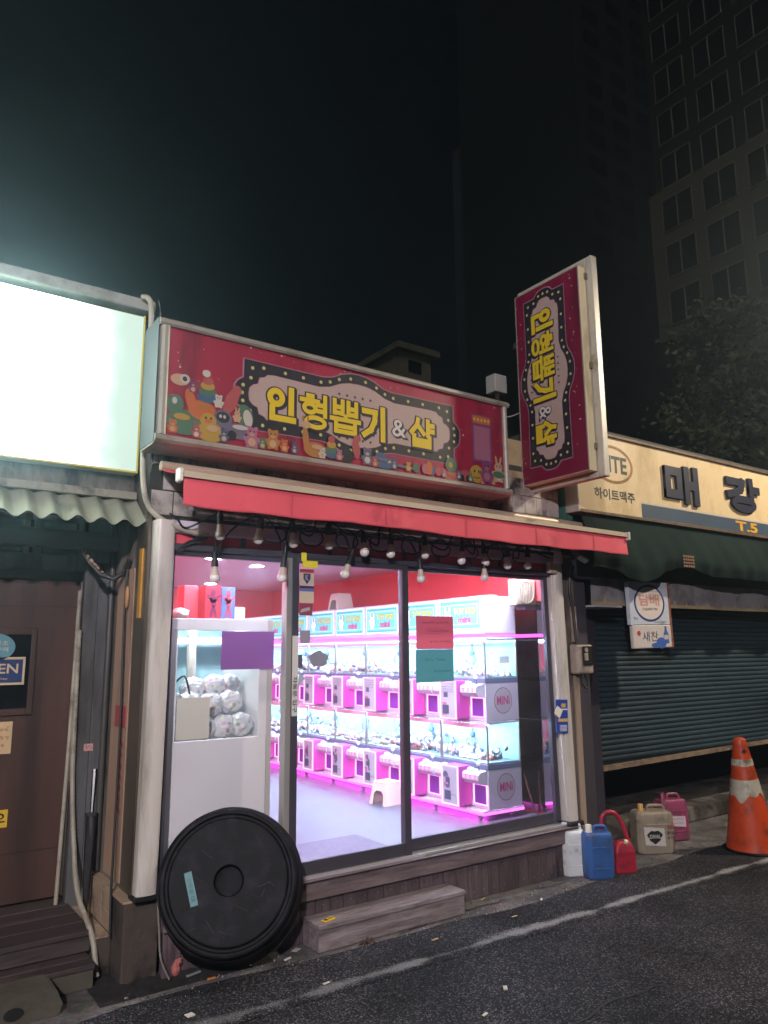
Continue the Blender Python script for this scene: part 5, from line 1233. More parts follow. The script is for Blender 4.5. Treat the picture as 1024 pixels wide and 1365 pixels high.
g = MB(); xf = Matrix.Translation((4.625, -.094, 1.215)) @ Matrix.Rotation(.6, 4, 'Y'); g.box(-.04, .03, -.002, .002, -.035, .035, xf=xf); g.done('white_tag', wpap, label='tilted white paper tag tucked beside the blue flyer', cat='tag')

# ================================================================== SHUTTERED SHOP ON THE RIGHT
ss = thing('shuttered_shop', (7, .4, 0), 'closed shop front with dark green roller shutter and sooty pillar', 'shop')
pill = M('pillar_plaster', '#6b5f58', .9, var=.25, scale=3, stretch=(1, 1, .3), bump=.6, bscale=14, dirt='#2a2423', dscale=3, damt=.55)
bx('pillar', pill, ss, 4.90, 5.06, .06, .6, 0, 2.5, .01); bx('pillar', M('pillar_dark', '#37323a', .85, var=.25, scale=3, stretch=(1, 1, .3), dirt='#1c191c', dscale=3, damt=.4), ss, 5.062, 5.22, .075, .6, 0, 2.42, .008)
bx('pillar_strip', M('pale_strip', '#9a8878', .8, var=.25, scale=6, stretch=(1, 1, .2), dirt='#4b4039', dscale=6, damt=.45), ss, 4.985, 5.045, .04, .0595, .25, 1.50, .004)
bx('pillar_strip', MATS['pale_strip'], ss, 4.99, 5.05, .04, .0595, 1.76, 2.06, .004)
bx('jamb', M('jamb_steel', '#3d3a44', .5, metal=.4, var=.2, scale=4, stretch=(1, 1, .2)), ss, 5.42, 5.60, .30, .42, .15, 2.08, .006)
bx('wall', M('shop_dark_wall', '#1b1a1c', .9), ss, 5.2, 12, 1.3, 1.4, 0, 3.5)
bx('wall', M('shop_upper_wall', '#3a3735', .9, var=.2, dirt='#1d1b1a', dscale=3, damt=.4), ss, 4.92, 12, .2, .29, 2.35, 3.55)
bx('roof', MATS['roof_sheet'], ss, 4.9, 12.2, -.05, 3.5, 3.58, 3.66)
shm = M('shutter_green', '#2b3b43', .6, metal=.1, spec=.3, var=.15, scale=3, stretch=(.3, 1, 1), dirt='#1d2a2e', dscale=2.5, damt=.4)
rb = lambda x: .655 + .028 * (x - 5.7)
ns = 31
slat_prof = [(0, 0), (-.009, .006), (-.014, .018), (-.014, .028), (-.009, .04), (0, .0455)]
for i in range(ns):
    z0 = .70 + i * .0468 if i else .70
    g = MB(); g.prism([(.352 + y, z0 + z) for y, z in slat_prof] + [(.358, z0 + .0455), (.358, z0)], lambda u, w_, a: Vector((a, u, w_)), 5.60, 11.5, smooth=False)
    g.done('slat', shm, ss)
g = MB(); g.hexa([(5.60, .33, .625), (11.5, .33, .70), (11.5, .375, .70), (5.60, .375, .625), (5.60, .33, .668), (11.5, .33, .74), (11.5, .375, .74), (5.60, .375, .668)]); g.done('bottom_rail', M('rust_rail', '#7d6a58', .7, var=.3, scale=9, dirt='#3b2b22', dscale=8, damt=.5), ss)
bx('backing_board', shm, ss, 5.60, 11.5, .362, .372, .66, .72)  # fills the wedge between bottom rail and first slat
# old grey valance with cream scallops
va = thing('scalloped_valance', (7, .1, 2.09), 'grey fabric valance with cream scalloped hem above the roller shutter', 'valance')
g = MB(); NX = 160; v = []
vy = lambda x, t: .10 + .014 * math.sin(x * 5.2) * t + .008 * math.sin(x * 13) * t
for i in range(NX + 1):
    x = 5.33 + 5.2 * i / NX
    for t in (0, .5, 1): v.append((x, vy(x, t), 2.325 - .235 * t))
g._new(v, [(i * 3 + j, i * 3 + j + 1, i * 3 + j + 4, i * 3 + j + 3) for i in range(NX) for j in range(2)], smooth=True); g.done('cloth', M('valance_grey', '#8b8688', .85, var=.15, scale=4, dirt='#3f3b3a', dscale=3, damt=.4), va)
g = MB(); v = []
for i in range(520 + 1):
    x = 5.33 + 5.2 * i / 520; ph = (x / .175) % 1; up = .045 if .40 < ph < .5 else (.022 if .35 < ph < .55 else .0)
    v += [(x, vy(x, 1) - .004, 2.115 + up), (x, vy(x, 1) - .004, 2.085)]
g._new(v, [(i * 2, i * 2 + 1, i * 2 + 3, i * 2 + 2) for i in range(520)], smooth=True); g.done('hem', M('valance_cream', '#a3906f', .85, var=.1, scale=8), va)
MB().box(5.24, 5.62, .0, .29, 2.06, 2.078, bev=.003).done('ledge_board', M('pale_board', '#a5a2ac', .6, var=.1), ss)
# dark green tarpaulin
tp = MB(); NX, NZ = 110, 14; v = []
for i in range(NX + 1):
    x = 4.97 + 5.5 * i / NX
    drop = .46 + .10 * math.exp(-((x - 5.62) / .28) ** 2) - .06 * math.exp(-((x - 6.3) / .3) ** 2)
    for j in range(NZ + 1):
        t = j / NZ; bul = -.13 - .11 * math.sin(min(1., t * 1.1) * math.pi * .5) * (1 + .35 * math.exp(-((x - 5.45) / .4) ** 2)); fold = (.022 * math.sin(x * 9 + t * 3) + .012 * math.sin(x * 23 - t * 4)) * t
        v.append((x, bul + fold + .16 * max(0, t - .8), 2.835 - drop * t))
tp._new(v, [(i * (NZ + 1) + j, i * (NZ + 1) + j + 1, (i + 1) * (NZ + 1) + j + 1, (i + 1) * (NZ + 1) + j) for i in range(NX) for j in range(NZ)], smooth=True)
tp.done('green_tarpaulin', M('tarp_green', '#132320', .9, spec=.15, var=.2, scale=3, dirt='#0d1514', dscale=2, damt=.4), label='dark green tarpaulin draped below the yellow cream beer signboard', cat='tarpaulin')
g = MB(); 
for q in range(5):
    for r_ in range(4): g.poly(FY(-.262), [(6.20 + .036 * q, 2.545 - .03 * r_), (6.23 + .036 * q, 2.545 - .03 * r_), (6.226 + .036 * q, 2.525 - .03 * r_), (6.202 + .036 * q, 2.525 - .03 * r_)], .0)
g.done('tarp_print', M('tarp_print_tan', '#7a5b45', .7), bpy.data.objects['green_tarpaulin'])
# ---- signboard of the shuttered shop
hs = thing('beer_signboard', (7, -.08, 2.84), 'cream signboard with black raised Korean letters and oval HITE logo', 'signboard')
cream = M('sign_cream', '#cdb78e', .5, var=.06, scale=2, dirt='#ab9160', dscale=2, damt=.25, stretch=(1, 1, .5))
bx('face', cream, hs, 4.93, 11.5, -.15, -.03, 2.868, 3.56)
bx('edge_rail', M('brown_rail', '#5f4a35', .6, var=.2, dirt='#2c2219', dscale=6, damt=.4), hs, 4.92, 11.5, -.17, -.02, 3.5605, 3.585, .003)
bx('edge_rail', MATS['brown_rail'], hs, 4.92, 11.5, -.17, -.02, 2.84, 2.8675, .003)
bx('end_cap', alu, hs, 4.905, 4.929, -.172, -.02, 2.84, 3.56, .008)
HF = FY(-.15)
g = MB(); g.poly(HF, [(5.79, 2.869), (11.5, 2.869), (11.5, 3.0), (5.79, 3.0)], .0015); g.done('blue_band', M('band_slate', '#3b4c5c', .5, var=.06), hs)
g = MB(); g.poly(HF, [(5.79, 3.004), (11.5, 3.004), (11.5, 3.016), (5.79, 3.016)], .0015); g.done('white_line', pr_white, hs)
blk = M('raised_letter', '#1b2032', .5)
g = MB(); put_glyph(g, HF, '매', 6.15, 6.68, 3.10, 3.40, .03, .085, depth=.0285); g.done('letter', blk, hs)
g = MB(); put_glyph(g, HF, '강', 7.20, 7.76, 3.12, 3.42, .03, .08, depth=.0285); g.done('letter', blk, hs)
g = MB(); put_text(g, HF, 'T.5', 7.33, 7.74, 2.882, 2.985, .006, 0, .035, depth=.004); g.done('phone_number', M('number_gold', '#c9972c', .5), hs)
g = MB(); put_text(g, HF, 'HITE', 5.22, 5.612, 3.24, 3.395, .0015, 0, .03); g.done('logo_word', M('logo_green', '#1d2d28', .5), hs)
g = MB(); put_text(g, HF, '하이트맥주', 5.145, 5.70, 2.985, 3.085, .0015, 0, .025); g.done('logo_caption', MATS['logo_green'], hs)
g = MB(); n_ = 60; c = (5.415, 3.315)
for q in range(n_):
    a, b = 2 * math.pi * q / n_, 2 * math.pi * (q + 1) / n_
    th = lambda a_: 1. if abs(math.sin(a_)) < .75 else 1.
    P4 = [(c[0] + .285 * math.cos(a), c[1] + .175 * math.sin(a)), (c[0] + .285 * math.cos(b), c[1] + .175 * math.sin(b)), (c[0] + .252 * math.cos(b), c[1] + .148 * math.sin(b)), (c[0] + .252 * math.cos(a), c[1] + .148 * math.sin(a))]
    g.poly(HF, P4, .0015)
g.done('logo_ring', M('logo_gold', '#8f6420', .5), hs)
g = MB()
for s_, word in ((1, 'PURE NATURAL WATER'), (-1, '100% PURE DEEP WATER')):
    for i, ch in enumerate(word):
        if ch == ' ': continue
        t = (i / (len(word) - 1) - .5) * 1.7; a = (math.pi / 2 - t) if s_ > 0 else (-math.pi / 2 + t)
        px, pz = c[0] + .268 * math.cos(a), c[1] + .161 * math.sin(a); tang = math.atan2(.161 * math.cos(a), -.268 * math.sin(a)) + (math.pi if s_ > 0 else 0)
        ca, sa = math.cos(tang), math.sin(tang)
        fn = lambda u, v, d, px=px, pz=pz, ca=ca, sa=sa: HF(px + u * ca - v * sa, pz + u * sa + v * ca, d)
        put_text(g, fn, ch, -.008, .008, -.008, .008, .0025, 0, .0)
g.done('logo_small_lettering', M('ink_brown', '#4b3318', .5), hs)
# ---- cigarette sign
cs = thing('cigarette_sign', (5.97, .0, 1.71), 'white hanging double sign with blue ring and small bottle picture on the shutter', 'sign')
tw_ = Matrix.Translation((5.97, -.02, 2.0)) @ Matrix.Rotation(-.02, 4, 'Y')
wsig = M('sign_white_enamel', '#b9c0cc', .4, var=.05, scale=4, dirt='#7f7a74', dscale=5, damt=.2)
MB().box(-.30, .275, -.02, .02, -.085, .30, xf=tw_, bev=.003).done('upper_board', wsig, cs); MB().box(-.28, .29, -.02, .02, -.295, -.087, xf=tw_, bev=.01).done('lower_board', M('sign_pale', '#c2b9b4', .45, var=.05), cs)
MB().box(.2755, .305, -.022, .022, -.295, .305, xf=tw_, bev=.003).done('rust_edge', M('rust', '#7a452c', .8, var=.35, scale=20), cs)
CF = lambda u, v, d: tw_ @ Vector((u, -.02 - d, v))
g = MB(); n_ = 48
for q in range(n_):
    a, b = 2 * math.pi * q / n_, 2 * math.pi * (q + 1) / n_; cc = (-.01, .11)
    g.poly(CF, [(cc[0] + ro * f(t), cc[1] + rz * h(t)) for ro, rz, f, h, t in ((.225, .168, math.cos, math.sin, a), (.225, .168, math.cos, math.sin, b), (.203, .149, math.cos, math.sin, b), (.203, .149, math.cos, math.sin, a))], .001)
g.done('blue_ring', M('enamel_blue', '#2d3f6b', .4), cs)
g = MB(); g.disc(CF, (-.01, .11), .2, .147, .0006, 0, 40); g.done('ring_field', M('enamel_pale', '#cfc4bd', .4), cs)
g = MB(); put_text(g, CF, '담배', -.16, .135, .085, .19, .0015, 0, .025); g.done('lettering', M('enamel_rose', '#c08a80', .4), cs)
g = MB(); put_text(g, CF, 'CIGARETTES', -.12, .10, .045, .066, .0015, 0, .01); put_text(g, CF, '한국', -.26, -.2, -.04, -.015, .0015, 0, .0); put_text(g, CF, '담배 소매인', .05, .22, -.07, -.055, .0015, 0, .0); g.done('small_lettering', MATS['ink_dark'], cs)
g = MB(); put_text(g, CF, '새찬', -.15, .075, -.235, -.145, .0015, 0, .0); g.done('brush_lettering', M('enamel_ink', '#2d3a54', .5), cs)
g = MB(); g.disc(CF, (-.2, -.16), .025, .022, .0012, 0, 16); g.done('red_dot', M('enamel_red', '#a83a44', .5), cs)
g = MB(); g.poly(CF, [(.16, -.255), (.235, -.255), (.235, -.17), (.215, -.14), (.21, -.10), (.185, -.10), (.18, -.14), (.16, -.17)], .0016, 0); g.disc(CF, (.12, -.25), .075, .05, .0012, 0, 20); g.disc(CF, (.03, -.268), .06, .02, .001, 0, 20); g.poly(CF, [(.165, -.22), (.23, -.22), (.23, -.18), (.165, -.18)], .002, 1); g.done('bottle_picture', [M('enamel_bottle', '#3f62a8', .4), pr_white], cs)
MB().tube([(5.75, -.02, 2.30), (5.75, .09, 2.34)], .008, 6).tube([(6.18, -.02, 2.30), (6.18, .09, 2.34)], .008, 6).done('hanger', dark_alu, cs)
# ---- meter box and conduits
mb_ = thing('meter_box', (5.03, 0, 1.5), 'old cream electricity meter box with dark glass on the pillar', 'meter box')
MB().box(4.93, 5.13, -.05, .0395, 1.50, 1.74, bev=.018).done('housing', M('meter_cream', '#9c8f86', .5, var=.1, dirt='#5f554c', dscale=6, damt=.3), mb_)
MB().box(4.99, 5.115, -.056, -.0495, 1.57, 1.725, bev=.012).done('window', M('meter_glass', '#2b2926', .12), mb_)
MB().box(5.01, 5.055, -.0585, -.056, 1.61, 1.67).done('label_plate', MATS['meter_cream'], mb_)
MB().lathe([(0, 0), (.02, 0), (.02, .006), (0, .006)], 14, Matrix.Translation((5.035, -.0555, 1.695)) @ Matrix.Rotation(R(90), 4, 'X')).done('dial', MATS['meter_cream'], mb_)
MB().tube(smoothp([(5.02, .0, 1.5), (5.02, -.01, 1.42), (5.06, -.02, 1.38), (5.09, -.01, 1.43), (5.06, .0, 1.5)], 6), .006, 6).done('wire_loop', cable_m, mb_)
MB().tube(smoothp([(5.02, .03, 1.74), (5.0, .03, 2.0), (4.97, .03, 2.2), (5.0, .02, 2.38), (5.18, .02, 2.42)], 6), .013, 7).done('pillar_cable', cable_m, label='black cable climbing the pillar above the meter box', cat='cable')
bx('lintel_box', M('lintel_dark', '#34303c', .7, var=.15), ss, 5.02, 5.33, -.02, .055, 2.30, 2.46, .01)
MB().box(4.9, 4.99, -.03, .05, 2.55, 3.1).done('teal_cloth', M('teal_old', '#2e5a50', .8, var=.2), label='strip of teal cloth hanging at the end of the cream signboard', cat='cloth')

# ================================================================== OBJECTS ON THE STREET
# ---- big black tub leaning with its base to the street
tub = thing('rubber_tub', (1.85, -.1, 0), 'large black round rubber tub tipped up beside the wooden step', 'tub')
axis = Vector((-.40, -.84, .33)).normalized(); ctr = Vector((1.80, -.265, .495))
q_ = axis.to_track_quat('Z', 'Y').to_matrix().to_4x4(); xf = Matrix.Translation(ctr) @ q_
prof = [(0, -.036), (.068, -.036), (.072, -.034), (.0772, -.006), (.078, -.001), (.081, .001), (.084, .001), (.1, .001), (.2, .001), (.30, .001), (.308, .001), (.312, .0), (.315, -.004), (.317, -.011), (.319, -.0125), (.333, -.0125), (.335, -.011), (.338, -.001), (.341, .001), (.344, .001), (.354, .001), (.36, -.001), (.365, -.007), (.3665, -.012), (.369, -.045), (.3695, -.048), (.376, -.049), (.3785, -.051), (.3795, -.07), (.379, -.075), (.377, -.078)]
MB().lathe(prof, 72, xf).done('base', black_rub, tub)
prof = [(.377, -.0785), (.376, -.10), (.40, -.24), (.412, -.26), (.418, -.28), (.412, -.292), (.395, -.28), (.37, -.1), (0, -.09)]
MB().lathe(prof, 72, xf).done('body', black_rub, tub)
g = MB(); TF = lambda u, v, d: xf @ Vector((u, v, .0045 + d))
tm = Matrix.Rotation(.0, 4, 'Z')
side = xf.inverted()
# teal tape label: find local frame so that the strip runs downwards
up = (Vector((0, 0, 1)) - axis * axis.z).normalized(); rt = up.cross(axis).normalized()
TW = lambda u, v, d: ctr + rt * u + up * v + axis * (.0045 + d)
ca, sa = math.cos(-1.30), math.sin(-1.30)
TT = lambda u, v, d: TW(-.195 + u * ca - v * sa, -.03 + u * sa + v * ca, d)
g.poly(TT, [(-.085, -.02), (.085, -.02), (.085, .02), (-.085, .02)], .001, 0); g.mi = 1; put_text(g, TT, '고무통 대', -.06, .06, -.011, .011, .002, 1, .0)
g.done('tape_label', [M('tape_teal', '#1f6a70', .5), M('tape_ink', '#123a3e', .6)], tub)

g = MB(); rr = random.Random(14)
for i in range(26):
    a, r_ = rr.uniform(0, 6.28), .3 * math.sqrt(rr.random()); u, v = r_ * math.cos(a), r_ * math.sin(a)
    if math.hypot(u, v) < .09: continue
    L_, w_ = rr.choice((.004, .006, .02, .035)), rr.uniform(.0008, .002); an = rr.uniform(0, 3.14)
    du, dv = math.cos(an) * L_, math.sin(an) * L_; nu, nv = -math.sin(an) * w_, math.cos(an) * w_
    g.poly(lambda x, y, d: TW(x, y, d - .003), [(u - du - nu, v - dv - nv), (u + du - nu, v + dv - nv), (u + du + nu, v + dv + nv), (u - du + nu, v - dv + nv)], .001 + .00005 * i)
g.done('scuff_marks', M('scuff_grey', '#34323a', .8), tub, kind='stuff')
# ---- jerrycans
def jerrycan(c, w, d, h, rot, col, capcol, label, lean=0., handle=True, paper_=None, name='jerrycan'):
    t = thing(name, c, label, 'jerrycan'); xf = Matrix.Translation(c) @ Matrix.Rotation(rot, 4, 'Z') @ Matrix.Rotation(lean, 4, 'X')
    m_ = M('can_' + col, col, .5, var=.1, scale=6, dirt=tuple(v_ * .35 + .03 for v_ in hx(col)), dscale=9, damt=.42 if max(hx(col)) < .5 else .2, bump=.12, bscale=30)
    sh = .86 * h
    g = MB(); a, b = w / 2, d / 2; ch = .03
    out = [(-a + ch, -b), (a - ch, -b), (a, -b + ch), (a, b - ch), (a - ch, b), (-a + ch, b), (-a, b - ch), (-a, -b + ch)]
    rings = [(.0, .90), (.012, .96), (.05, .99), (.08, 1.), (sh - .06, 1.), (sh - .02, .985), (sh, .94), (sh + .012, .86)]
    v = [xf @ Vector((x * s_, y * s_, z)) for z, s_ in rings for x, y in out]
    n_ = 8; f = [(i * n_ + k_, i * n_ + (k_ + 1) % n_, (i + 1) * n_ + (k_ + 1) % n_, (i + 1) * n_ + k_) for i in range(len(rings) - 1) for k_ in range(n_)] + [tuple(range(n_ - 1, -1, -1)), tuple((len(rings) - 1) * n_ + k_ for k_ in range(n_))]
    g._new(v, f); bod = g.done('body', m_, t)
    bv = bod.modifiers.new('bevel', 'BEVEL'); bv.width = .012; bv.segments = 3; bv.limit_method = 'ANGLE'; bv.angle_limit = R(18)
    sb = bod.modifiers.new('sm', 'WEIGHTED_NORMAL')
    for p in bod.data.polygons: p.use_smooth = True
    for k_ in range(2):       # raised rib panel on the front and back face
        s_ = -1 if k_ == 0 else 1
        y0, y1 = (-b - .004, -b + .004) if s_ < 0 else (b - .004, b + .004)
        for x0, x1, z0, z1 in ((-a * .68, a * .68, .075, .083), (-a * .68, a * .68, sh - .09, sh - .082), (-a * .68, -a * .62, .0835, sh - .0905), (a * .62, a * .68, .0835, sh - .0905)):
            MB().box(x0, x1, y0, y1, z0, z1, bev=.002, xf=xf).done('rib', m_, t)
    MB().lathe([(0, .045), (.021, .045), (.024, .04), (.024, .006), (.027, .0), (.027, -.012)], 18, xf @ Matrix.Translation((-a * .55, 0, sh + .022))).done('cap', M('cap_' + capcol, capcol, .4), t)
    if handle:
        P = smoothp([xf @ Vector(p) for p in ((-a * .2, 0, sh + .004), (-a * .17, 0, sh + .045), (a * .1, 0, sh + .052), (a * .62, 0, sh + .045), (a * .72, 0, sh + .0))], 5)
        MB().tube(P, .013, 8).done('handle', m_, t)
    if paper_: paper_(xf, a, b, sh, t)
    return t
jerrycan((4.745, -.055, .0), .19, .16, .365, -.50, '#c9cdcf', '#b8bfc4', 'translucent white jerrycan beside the blue one')
MB().lathe([(0, .02), (.022, .02), (.024, .0)], 14, Matrix.Translation((4.82, .0, .325))).done('red_cap', M('cap_red', '#b52a3a', .4), bpy.data.objects['jerrycan'])
jerrycan((4.835, -.22, .0), .225, .16, .365, -.42, '#2f568f', '#c9c4b8', 'bright blue jerrycan with white cap')
def lab_beige(xf, a, b, sh, t):
    f_ = lambda u, v, d: xf @ Vector((u, -b - .0045 - d, v)); g = MB(); g.poly(f_, [(-.11, .08), (.07, .065), (.06, .21), (-.12, .225)], .001, 0)
    pts = []
    for q in range(24):
        an = q * .2618; r_ = 1 + .12 * math.sin(3 * an) + .08 * math.sin(7 * an); pts.append((-.025 + .062 * r_ * math.cos(an), .145 + .05 * r_ * math.sin(an)))
    g.poly(f_, pts, .002, 1); put_text(g, f_, 'DIVAL', -.07, .025, .13, .162, .003, 0, .02); g.done('label_sheet', [M('can_label_white', '#b8b4b0', .6), M('can_label_black', '#17191f', .6)], t)
    f2 = lambda u, v, d: xf @ Vector((a + .001 + d, u, v)); g = MB()
    put_text(g, f_, '자원순환', .085, .155, .20, .235, .002, 0, .03); put_text(g, f_, '폐식용유', .085, .155, .155, .185, .002, 1, .02); put_text(g, f_, '수거함', .085, .155, .12, .145, .002, 1, .02)
    g.done('side_lettering', [M('can_red_ink', '#8d2f35', .6), M('can_dark_ink', '#3b2a2c', .6)], t)
jerrycan((5.79, -.02, .0), .33, .2, .375, -.50, '#8f8474', '#b98d52', 'dirty beige jerrycan with peeling white label', paper_=lab_beige)
def lab_pink(xf, a, b, sh, t):
    f_ = lambda u, v, d: xf @ Vector((u, -b - .0045 - d, v)); g = MB(); g.poly(f_, [(-.09, .13), (.08, .115), (.08, .205), (-.09, .215)], .001, 0); scribble(g, f_, -.06, .06, .185, .01, .002, 1, 8, .001); scribble(g, f_, -.06, .06, .15, .01, .002, 1, 8, .001); g.done('label_sheet', [M('can_label_pale', '#b9aab4', .6), M('can_label_ink', '#6b5260', .6)], t)
jerrycan((6.30, .13, .0), .27, .18, .39, -.35, '#8a3a5a', '#6b2a44', 'dusty pink jerrycan beside the dirty beige one', lean=-.06, paper_=lab_pink)
# ---- red pouring can with tall loop handle
rc = thing('pouring_can', (5.07, -.3, 0), 'red plastic pouring can with tall arched handle', 'can')
redp = M('red_plastic', '#9a2034', .45, var=.12, scale=6, dirt='#5c1a24', dscale=9, damt=.35)
xf = Matrix.Translation((5.09, -.255, 0)) @ Matrix.Rotation(-.45, 4, 'Z')
bo = MB(); v = [xf @ Vector((x * s_, y * s_ , z)) for z, s_ in ((0, .92), (.015, 1.), (.16, .98), (.20, .82), (.235, .55)) for x, y in ((-.085, -.06), (.085, -.06), (.085, .06), (-.085, .06))]
bo._new(v, [(i * 4 + k_, i * 4 + (k_ + 1) % 4, (i + 1) * 4 + (k_ + 1) % 4, (i + 1) * 4 + k_) for i in range(4) for k_ in range(4)] + [(3, 2, 1, 0), (16, 17, 18, 19)]); b_ = bo.done('body', redp, rc)
bv = b_.modifiers.new('bevel', 'BEVEL'); bv.width = .015; bv.segments = 3
P = smoothp([xf @ Vector(p) for p in ((.06, 0, .2), (.03, 0, .3), (-.01, 0, .39), (-.05, 0, .435), (-.105, 0, .445), (-.15, 0, .42), (-.165, 0, .34), (-.165, 0, .2), (-.15, 0, .1), (-.08, 0, .06))], 6)
MB().tube(P, .017, 10).done('handle', redp, rc)
MB().lathe([(0, .02), (.015, .02), (.017, 0)], 12, xf @ Matrix.Translation((.01, -.045, .225)) @ Matrix.Rotation(.5, 4, 'X')).done('cap', M('can_cap_cream', '#d0c49a', .4), rc)
# ---- traffic cone
tc_ = thing('traffic_cone', (6.45, -.52, 0), 'tall orange traffic cone with silver reflective bands leaning slightly', 'traffic cone')
xf = Matrix.Translation((6.47, -.52, .0)) @ Matrix.Rotation(-.10, 4, 'Y') @ Matrix.Rotation(.02, 4, 'X')
cone_m = M('cone_orange', '#b53e18', .45, var=.07, scale=6, dirt='#6a2c18', dscale=7, damt=.4, bump=.1, bscale=18); refl_m = M('reflective_tape', '#bdb8a8', .3, metal=.25, var=.15, scale=14, dirt='#7d6a58', dscale=9, damt=.35)
rad = lambda z: .205 + (.06 - .205) * ((z - .05) / .83)
MB().lathe([(0, .945), (.03, .943), (.05, .93), (.058, .90)] + [(rad(z), z) for z in (.88, .7, .5, .3, .12, .06)] + [(.207, .05), (.207, .02)], 40, xf).done('body', cone_m, tc_)
MB().lathe([(rad(z) + .0025, z) for z in (.775, .72)], 40, xf).done('reflective_band', refl_m, tc_)
g = MB(); n_ = 40; v = []
for q in range(n_):
    a = 2 * math.pi * q / n_; zb = .47 + .025 * math.sin(3 * a + 1) + .02 * math.sin(7 * a)
    for z in (.61, .55, zb): v.append(xf @ Vector(((rad(z) + .0025) * math.cos(a), (rad(z) + .0025) * math.sin(a), z)))
g._new(v, [(q * 3 + j, q * 3 + j + 1, ((q + 1) % n_) * 3 + j + 1, ((q + 1) % n_) * 3 + j) for q in range(n_) for j in range(2)], smooth=True); g.done('reflective_band', refl_m, tc_)
MB().lathe([(.0, .019), (.24, .019), (.25, .012), (.25, .002), (0, .002)], 32, Matrix.Translation((6.49, -.52, .01))).done('weight_ring', black_rub, tc_)
hd = xf @ Matrix.Rotation(math.atan2(-.8, -.6), 4, 'Z') @ Matrix.Translation((rad(.84) + .0005, 0, .84)) @ Matrix.Rotation(R(90), 4, 'Y')
MB().lathe([(0, .002), (.016, .002), (.018, 0)], 14, hd).done('peg_hole', M('cone_hole', '#4a1210', .7), tc_)
# ---- litter
def scrap(x, y, w, l, rot, mat, label, name='paper_scrap', z=.012, cat='litter', group=None, h=.004):
    g = MB(); xf = Matrix.Translation((x, y, z)) @ Matrix.Rotation(rot, 4, 'Z') @ Matrix.Rotation(random.uniform(-.08, .08), 4, 'X')
    g.box(-l / 2, l / 2, -w / 2, w / 2, 0, h, xf=xf, bev=.001); return g.done(name, mat, label=label, cat=cat, group=group)
wht = M('litter_white', '#b9b5ac', .8); cre = M('litter_cream', '#b39c78', .8); ora = M('litter_orange', '#b3703f', .8)
G1 = 'small white scraps scattered on the road edge'
scrap(1.499, -.537, .035, .04, .2, wht, 'square white paper scrap on the asphalt before the black tub')
scrap(2.298, -.115, .035, .05, .5, wht, 'crumpled white tissue beside the left end of the wooden step', z=.003)
scrap(2.194, -.205, .009, .05, .3, wht, 'white cigarette butt between the black tub and wooden step', name='cigarette_butt', z=.003, h=.008)
scrap(1.676, -.125, .016, .085, .25, M('litter_foil', '#9aa0ae', .4, metal=.4), 'twisted foil wrapper in the dirt below the black tub', name='foil_wrapper', z=.02, h=.008)
scrap(1.747, -.197, .012, .045, -.05, ora, 'orange cigarette filter in front of the black tub', name='cigarette_butt', z=.004, h=.008)
scrap(2.9, -1.212, .02, .035, .9, wht, 'lone white scrap out on the open asphalt', h=.008)
for x, y, r_ in ((2.628, -1.357, .3), (3.028, -.486, .1), (3.686, -.484, .0), (4.075, -.352, .7), (2.2, -.62, .2)):
    scrap(x, y, .014, .035 + .015 * random.random(), r_, random.choice((wht, cre)), 'tiny pale scrap lying near the worn white road line', group=G1)
scrap(3.778, -.085, .012, .06, .3, cre, 'thin straw splinter at the foot of the plank skirting', name='splinter', z=.003)
g = MB(); rr = random.Random(2)
for i in range(7):
    a = i * .9; g.tube([(2.673, -.295, .012), (2.673 + .03 * math.cos(a), -.295 + .03 * math.sin(a), .02 + .015 * rr.random()), (2.673 + .06 * math.cos(a + .3), -.295 + .05 * math.sin(a + .3), .01)], [.004, .006, .002], 5)
g.done('dry_leaf', M('dry_leaf_brown', '#3f2c22', .8), label='curled dry brown leaf in front of the wooden step', cat='leaf')
random.seed(8)
g = MB(); g.blob((1.60, -.06, .045), (.022, .02, .04), 0, 2, .004); g.blob((1.615, -.06, .075), (.02, .016, .02), 0, 2, .004); g.done('pink_rag', M('pink_rag', '#a5605c', .7, var=.3, scale=40), label='small crumpled pink rag at the foot of the black tub', cat='rag')
MB().tube(smoothp([(1.50, -.02, .40), (1.505, -.05, .25), (1.51, -.08, .12), (1.55, -.11, .02)], 6), .006, 6).done('thin_wire', M('wire_grey', '#6b675f', .5), label='thin grey wire hanging from the post foot behind the black tub', cat='wire')
# pebbles and grit along the edge of the asphalt
g = MB(); rr = random.Random(9)
for i in range(900):
    x = rr.uniform(1.3, 8.5); y = -.29 + rr.gauss(0, .09); s_ = rr.uniform(.002, .007)
    if 2.36 < x < 3.5 and y > -.26: continue
    g._new([(x - s_, y - s_, .004), (x + s_, y - s_ * .6, .004), (x + s_ * .4, y + s_, .004), (x, y, .006 + s_ * 1.2)], [(0, 1, 3), (1, 2, 3), (2, 0, 3)], rr.randrange(3))
g.done('grit', [M('grit_a', '#6f6a64', .9), M('grit_b', '#3d3a38', .9), M('grit_c', '#97918a', .9)], label='loose grit scattered along the asphalt edge', cat='grit', kind='stuff')

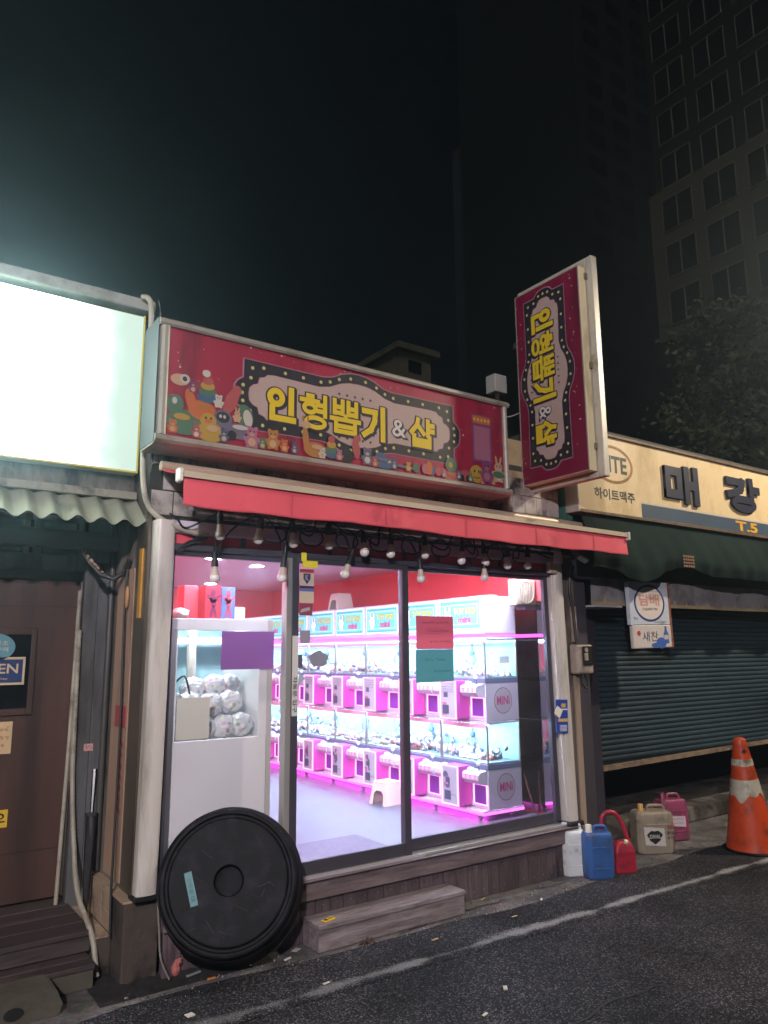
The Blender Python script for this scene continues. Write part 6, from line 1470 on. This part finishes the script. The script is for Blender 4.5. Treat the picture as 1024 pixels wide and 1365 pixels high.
# ================================================================== STREET LAMPS (outside the picture, they light both house fronts)
lm = M('lamp_post_grey', '#5f6264', .5, metal=.5)
lens_m = emit('lamp_lens', (1., .74, .42), 12.)
def street_lamp(base, head, aim, power, col, cone, label):
    lp = thing('street_lamp', base, label, 'street lamp', 'street lamps')
    b_, h_ = Vector(base), Vector(head); top = Vector((b_.x, b_.y, h_.z))
    MB().tube([b_, b_ + Vector((0, 0, 3)), top - Vector((0, 0, .4)), top * .8 + h_ * .2, h_ + Vector((0, 0, .06))], [.08, .065, .05, .045, .04], 12).done('pole', lm, lp)
    xf = Matrix.Translation(h_) @ Matrix.Rotation(math.atan2(h_.y - b_.y, h_.x - b_.x) - math.pi / 2, 4, 'Z')
    MB().box(-.13, .13, -.3, .3, .02, .1, xf=xf, bev=.02).done('head', lm, lp)
    MB().box(-.09, .09, -.24, .24, .0125, .0195, xf=xf).done('lens', lens_m, lp)
    ld = bpy.data.lights.new('lamp_light', 'SPOT'); ld.energy = power; ld.color = col; ld.spot_size = R(cone); ld.spot_blend = .35; ld.shadow_soft_size = .12
    lo = bpy.data.objects.new('lamp_light', ld); COL.objects.link(lo); lo.parent = lp; lo.matrix_parent_inverse = root_matrix(lp).inverted()
    lo.location = h_; lo.rotation_euler = (Vector(aim) - h_).to_track_quat('-Z', 'Y').to_euler()
street_lamp((10.2, -3.6, 0), (9.2, -2.9, 6.0), (7.2, -1.2, 0), 2800, (1., .85, .66), 118, 'grey street lamp before the shuttered shop')
street_lamp((-3.6, -7.8, 0), (-2.6, -7.0, 4.7), (.2, -1.8, 0), 5000, (1., .9, .95), 108, 'grey street lamp across the road from the old house')

# ================================================================== HAZE ADDED TO GIVE THE LIT SIGN ITS GLOW
HAZE = .0175
if HAZE:
    m = bpy.data.materials.new('glow_haze'); m.use_nodes = True; n = m.node_tree.nodes; n.remove(n['Principled BSDF'])
    pv = n.new('ShaderNodeVolumePrincipled'); pv.inputs['Density'].default_value = HAZE; pv.inputs['Color'].default_value = (.62, .82, 1., 1); pv.inputs['Anisotropy'].default_value = .93
    m.node_tree.links.new(pv.outputs[0], n['Material Output'].inputs['Volume'])
    MB().box(-16, 80, -14, 72, -1, 88).done('haze', m, label='faint haze added for the glow of the lit sign', cat='haze', kind='stuff')
print('objects', len(bpy.data.objects), 'tris', sum(len(o.data.polygons) for o in bpy.data.objects if o.type == 'MESH'))
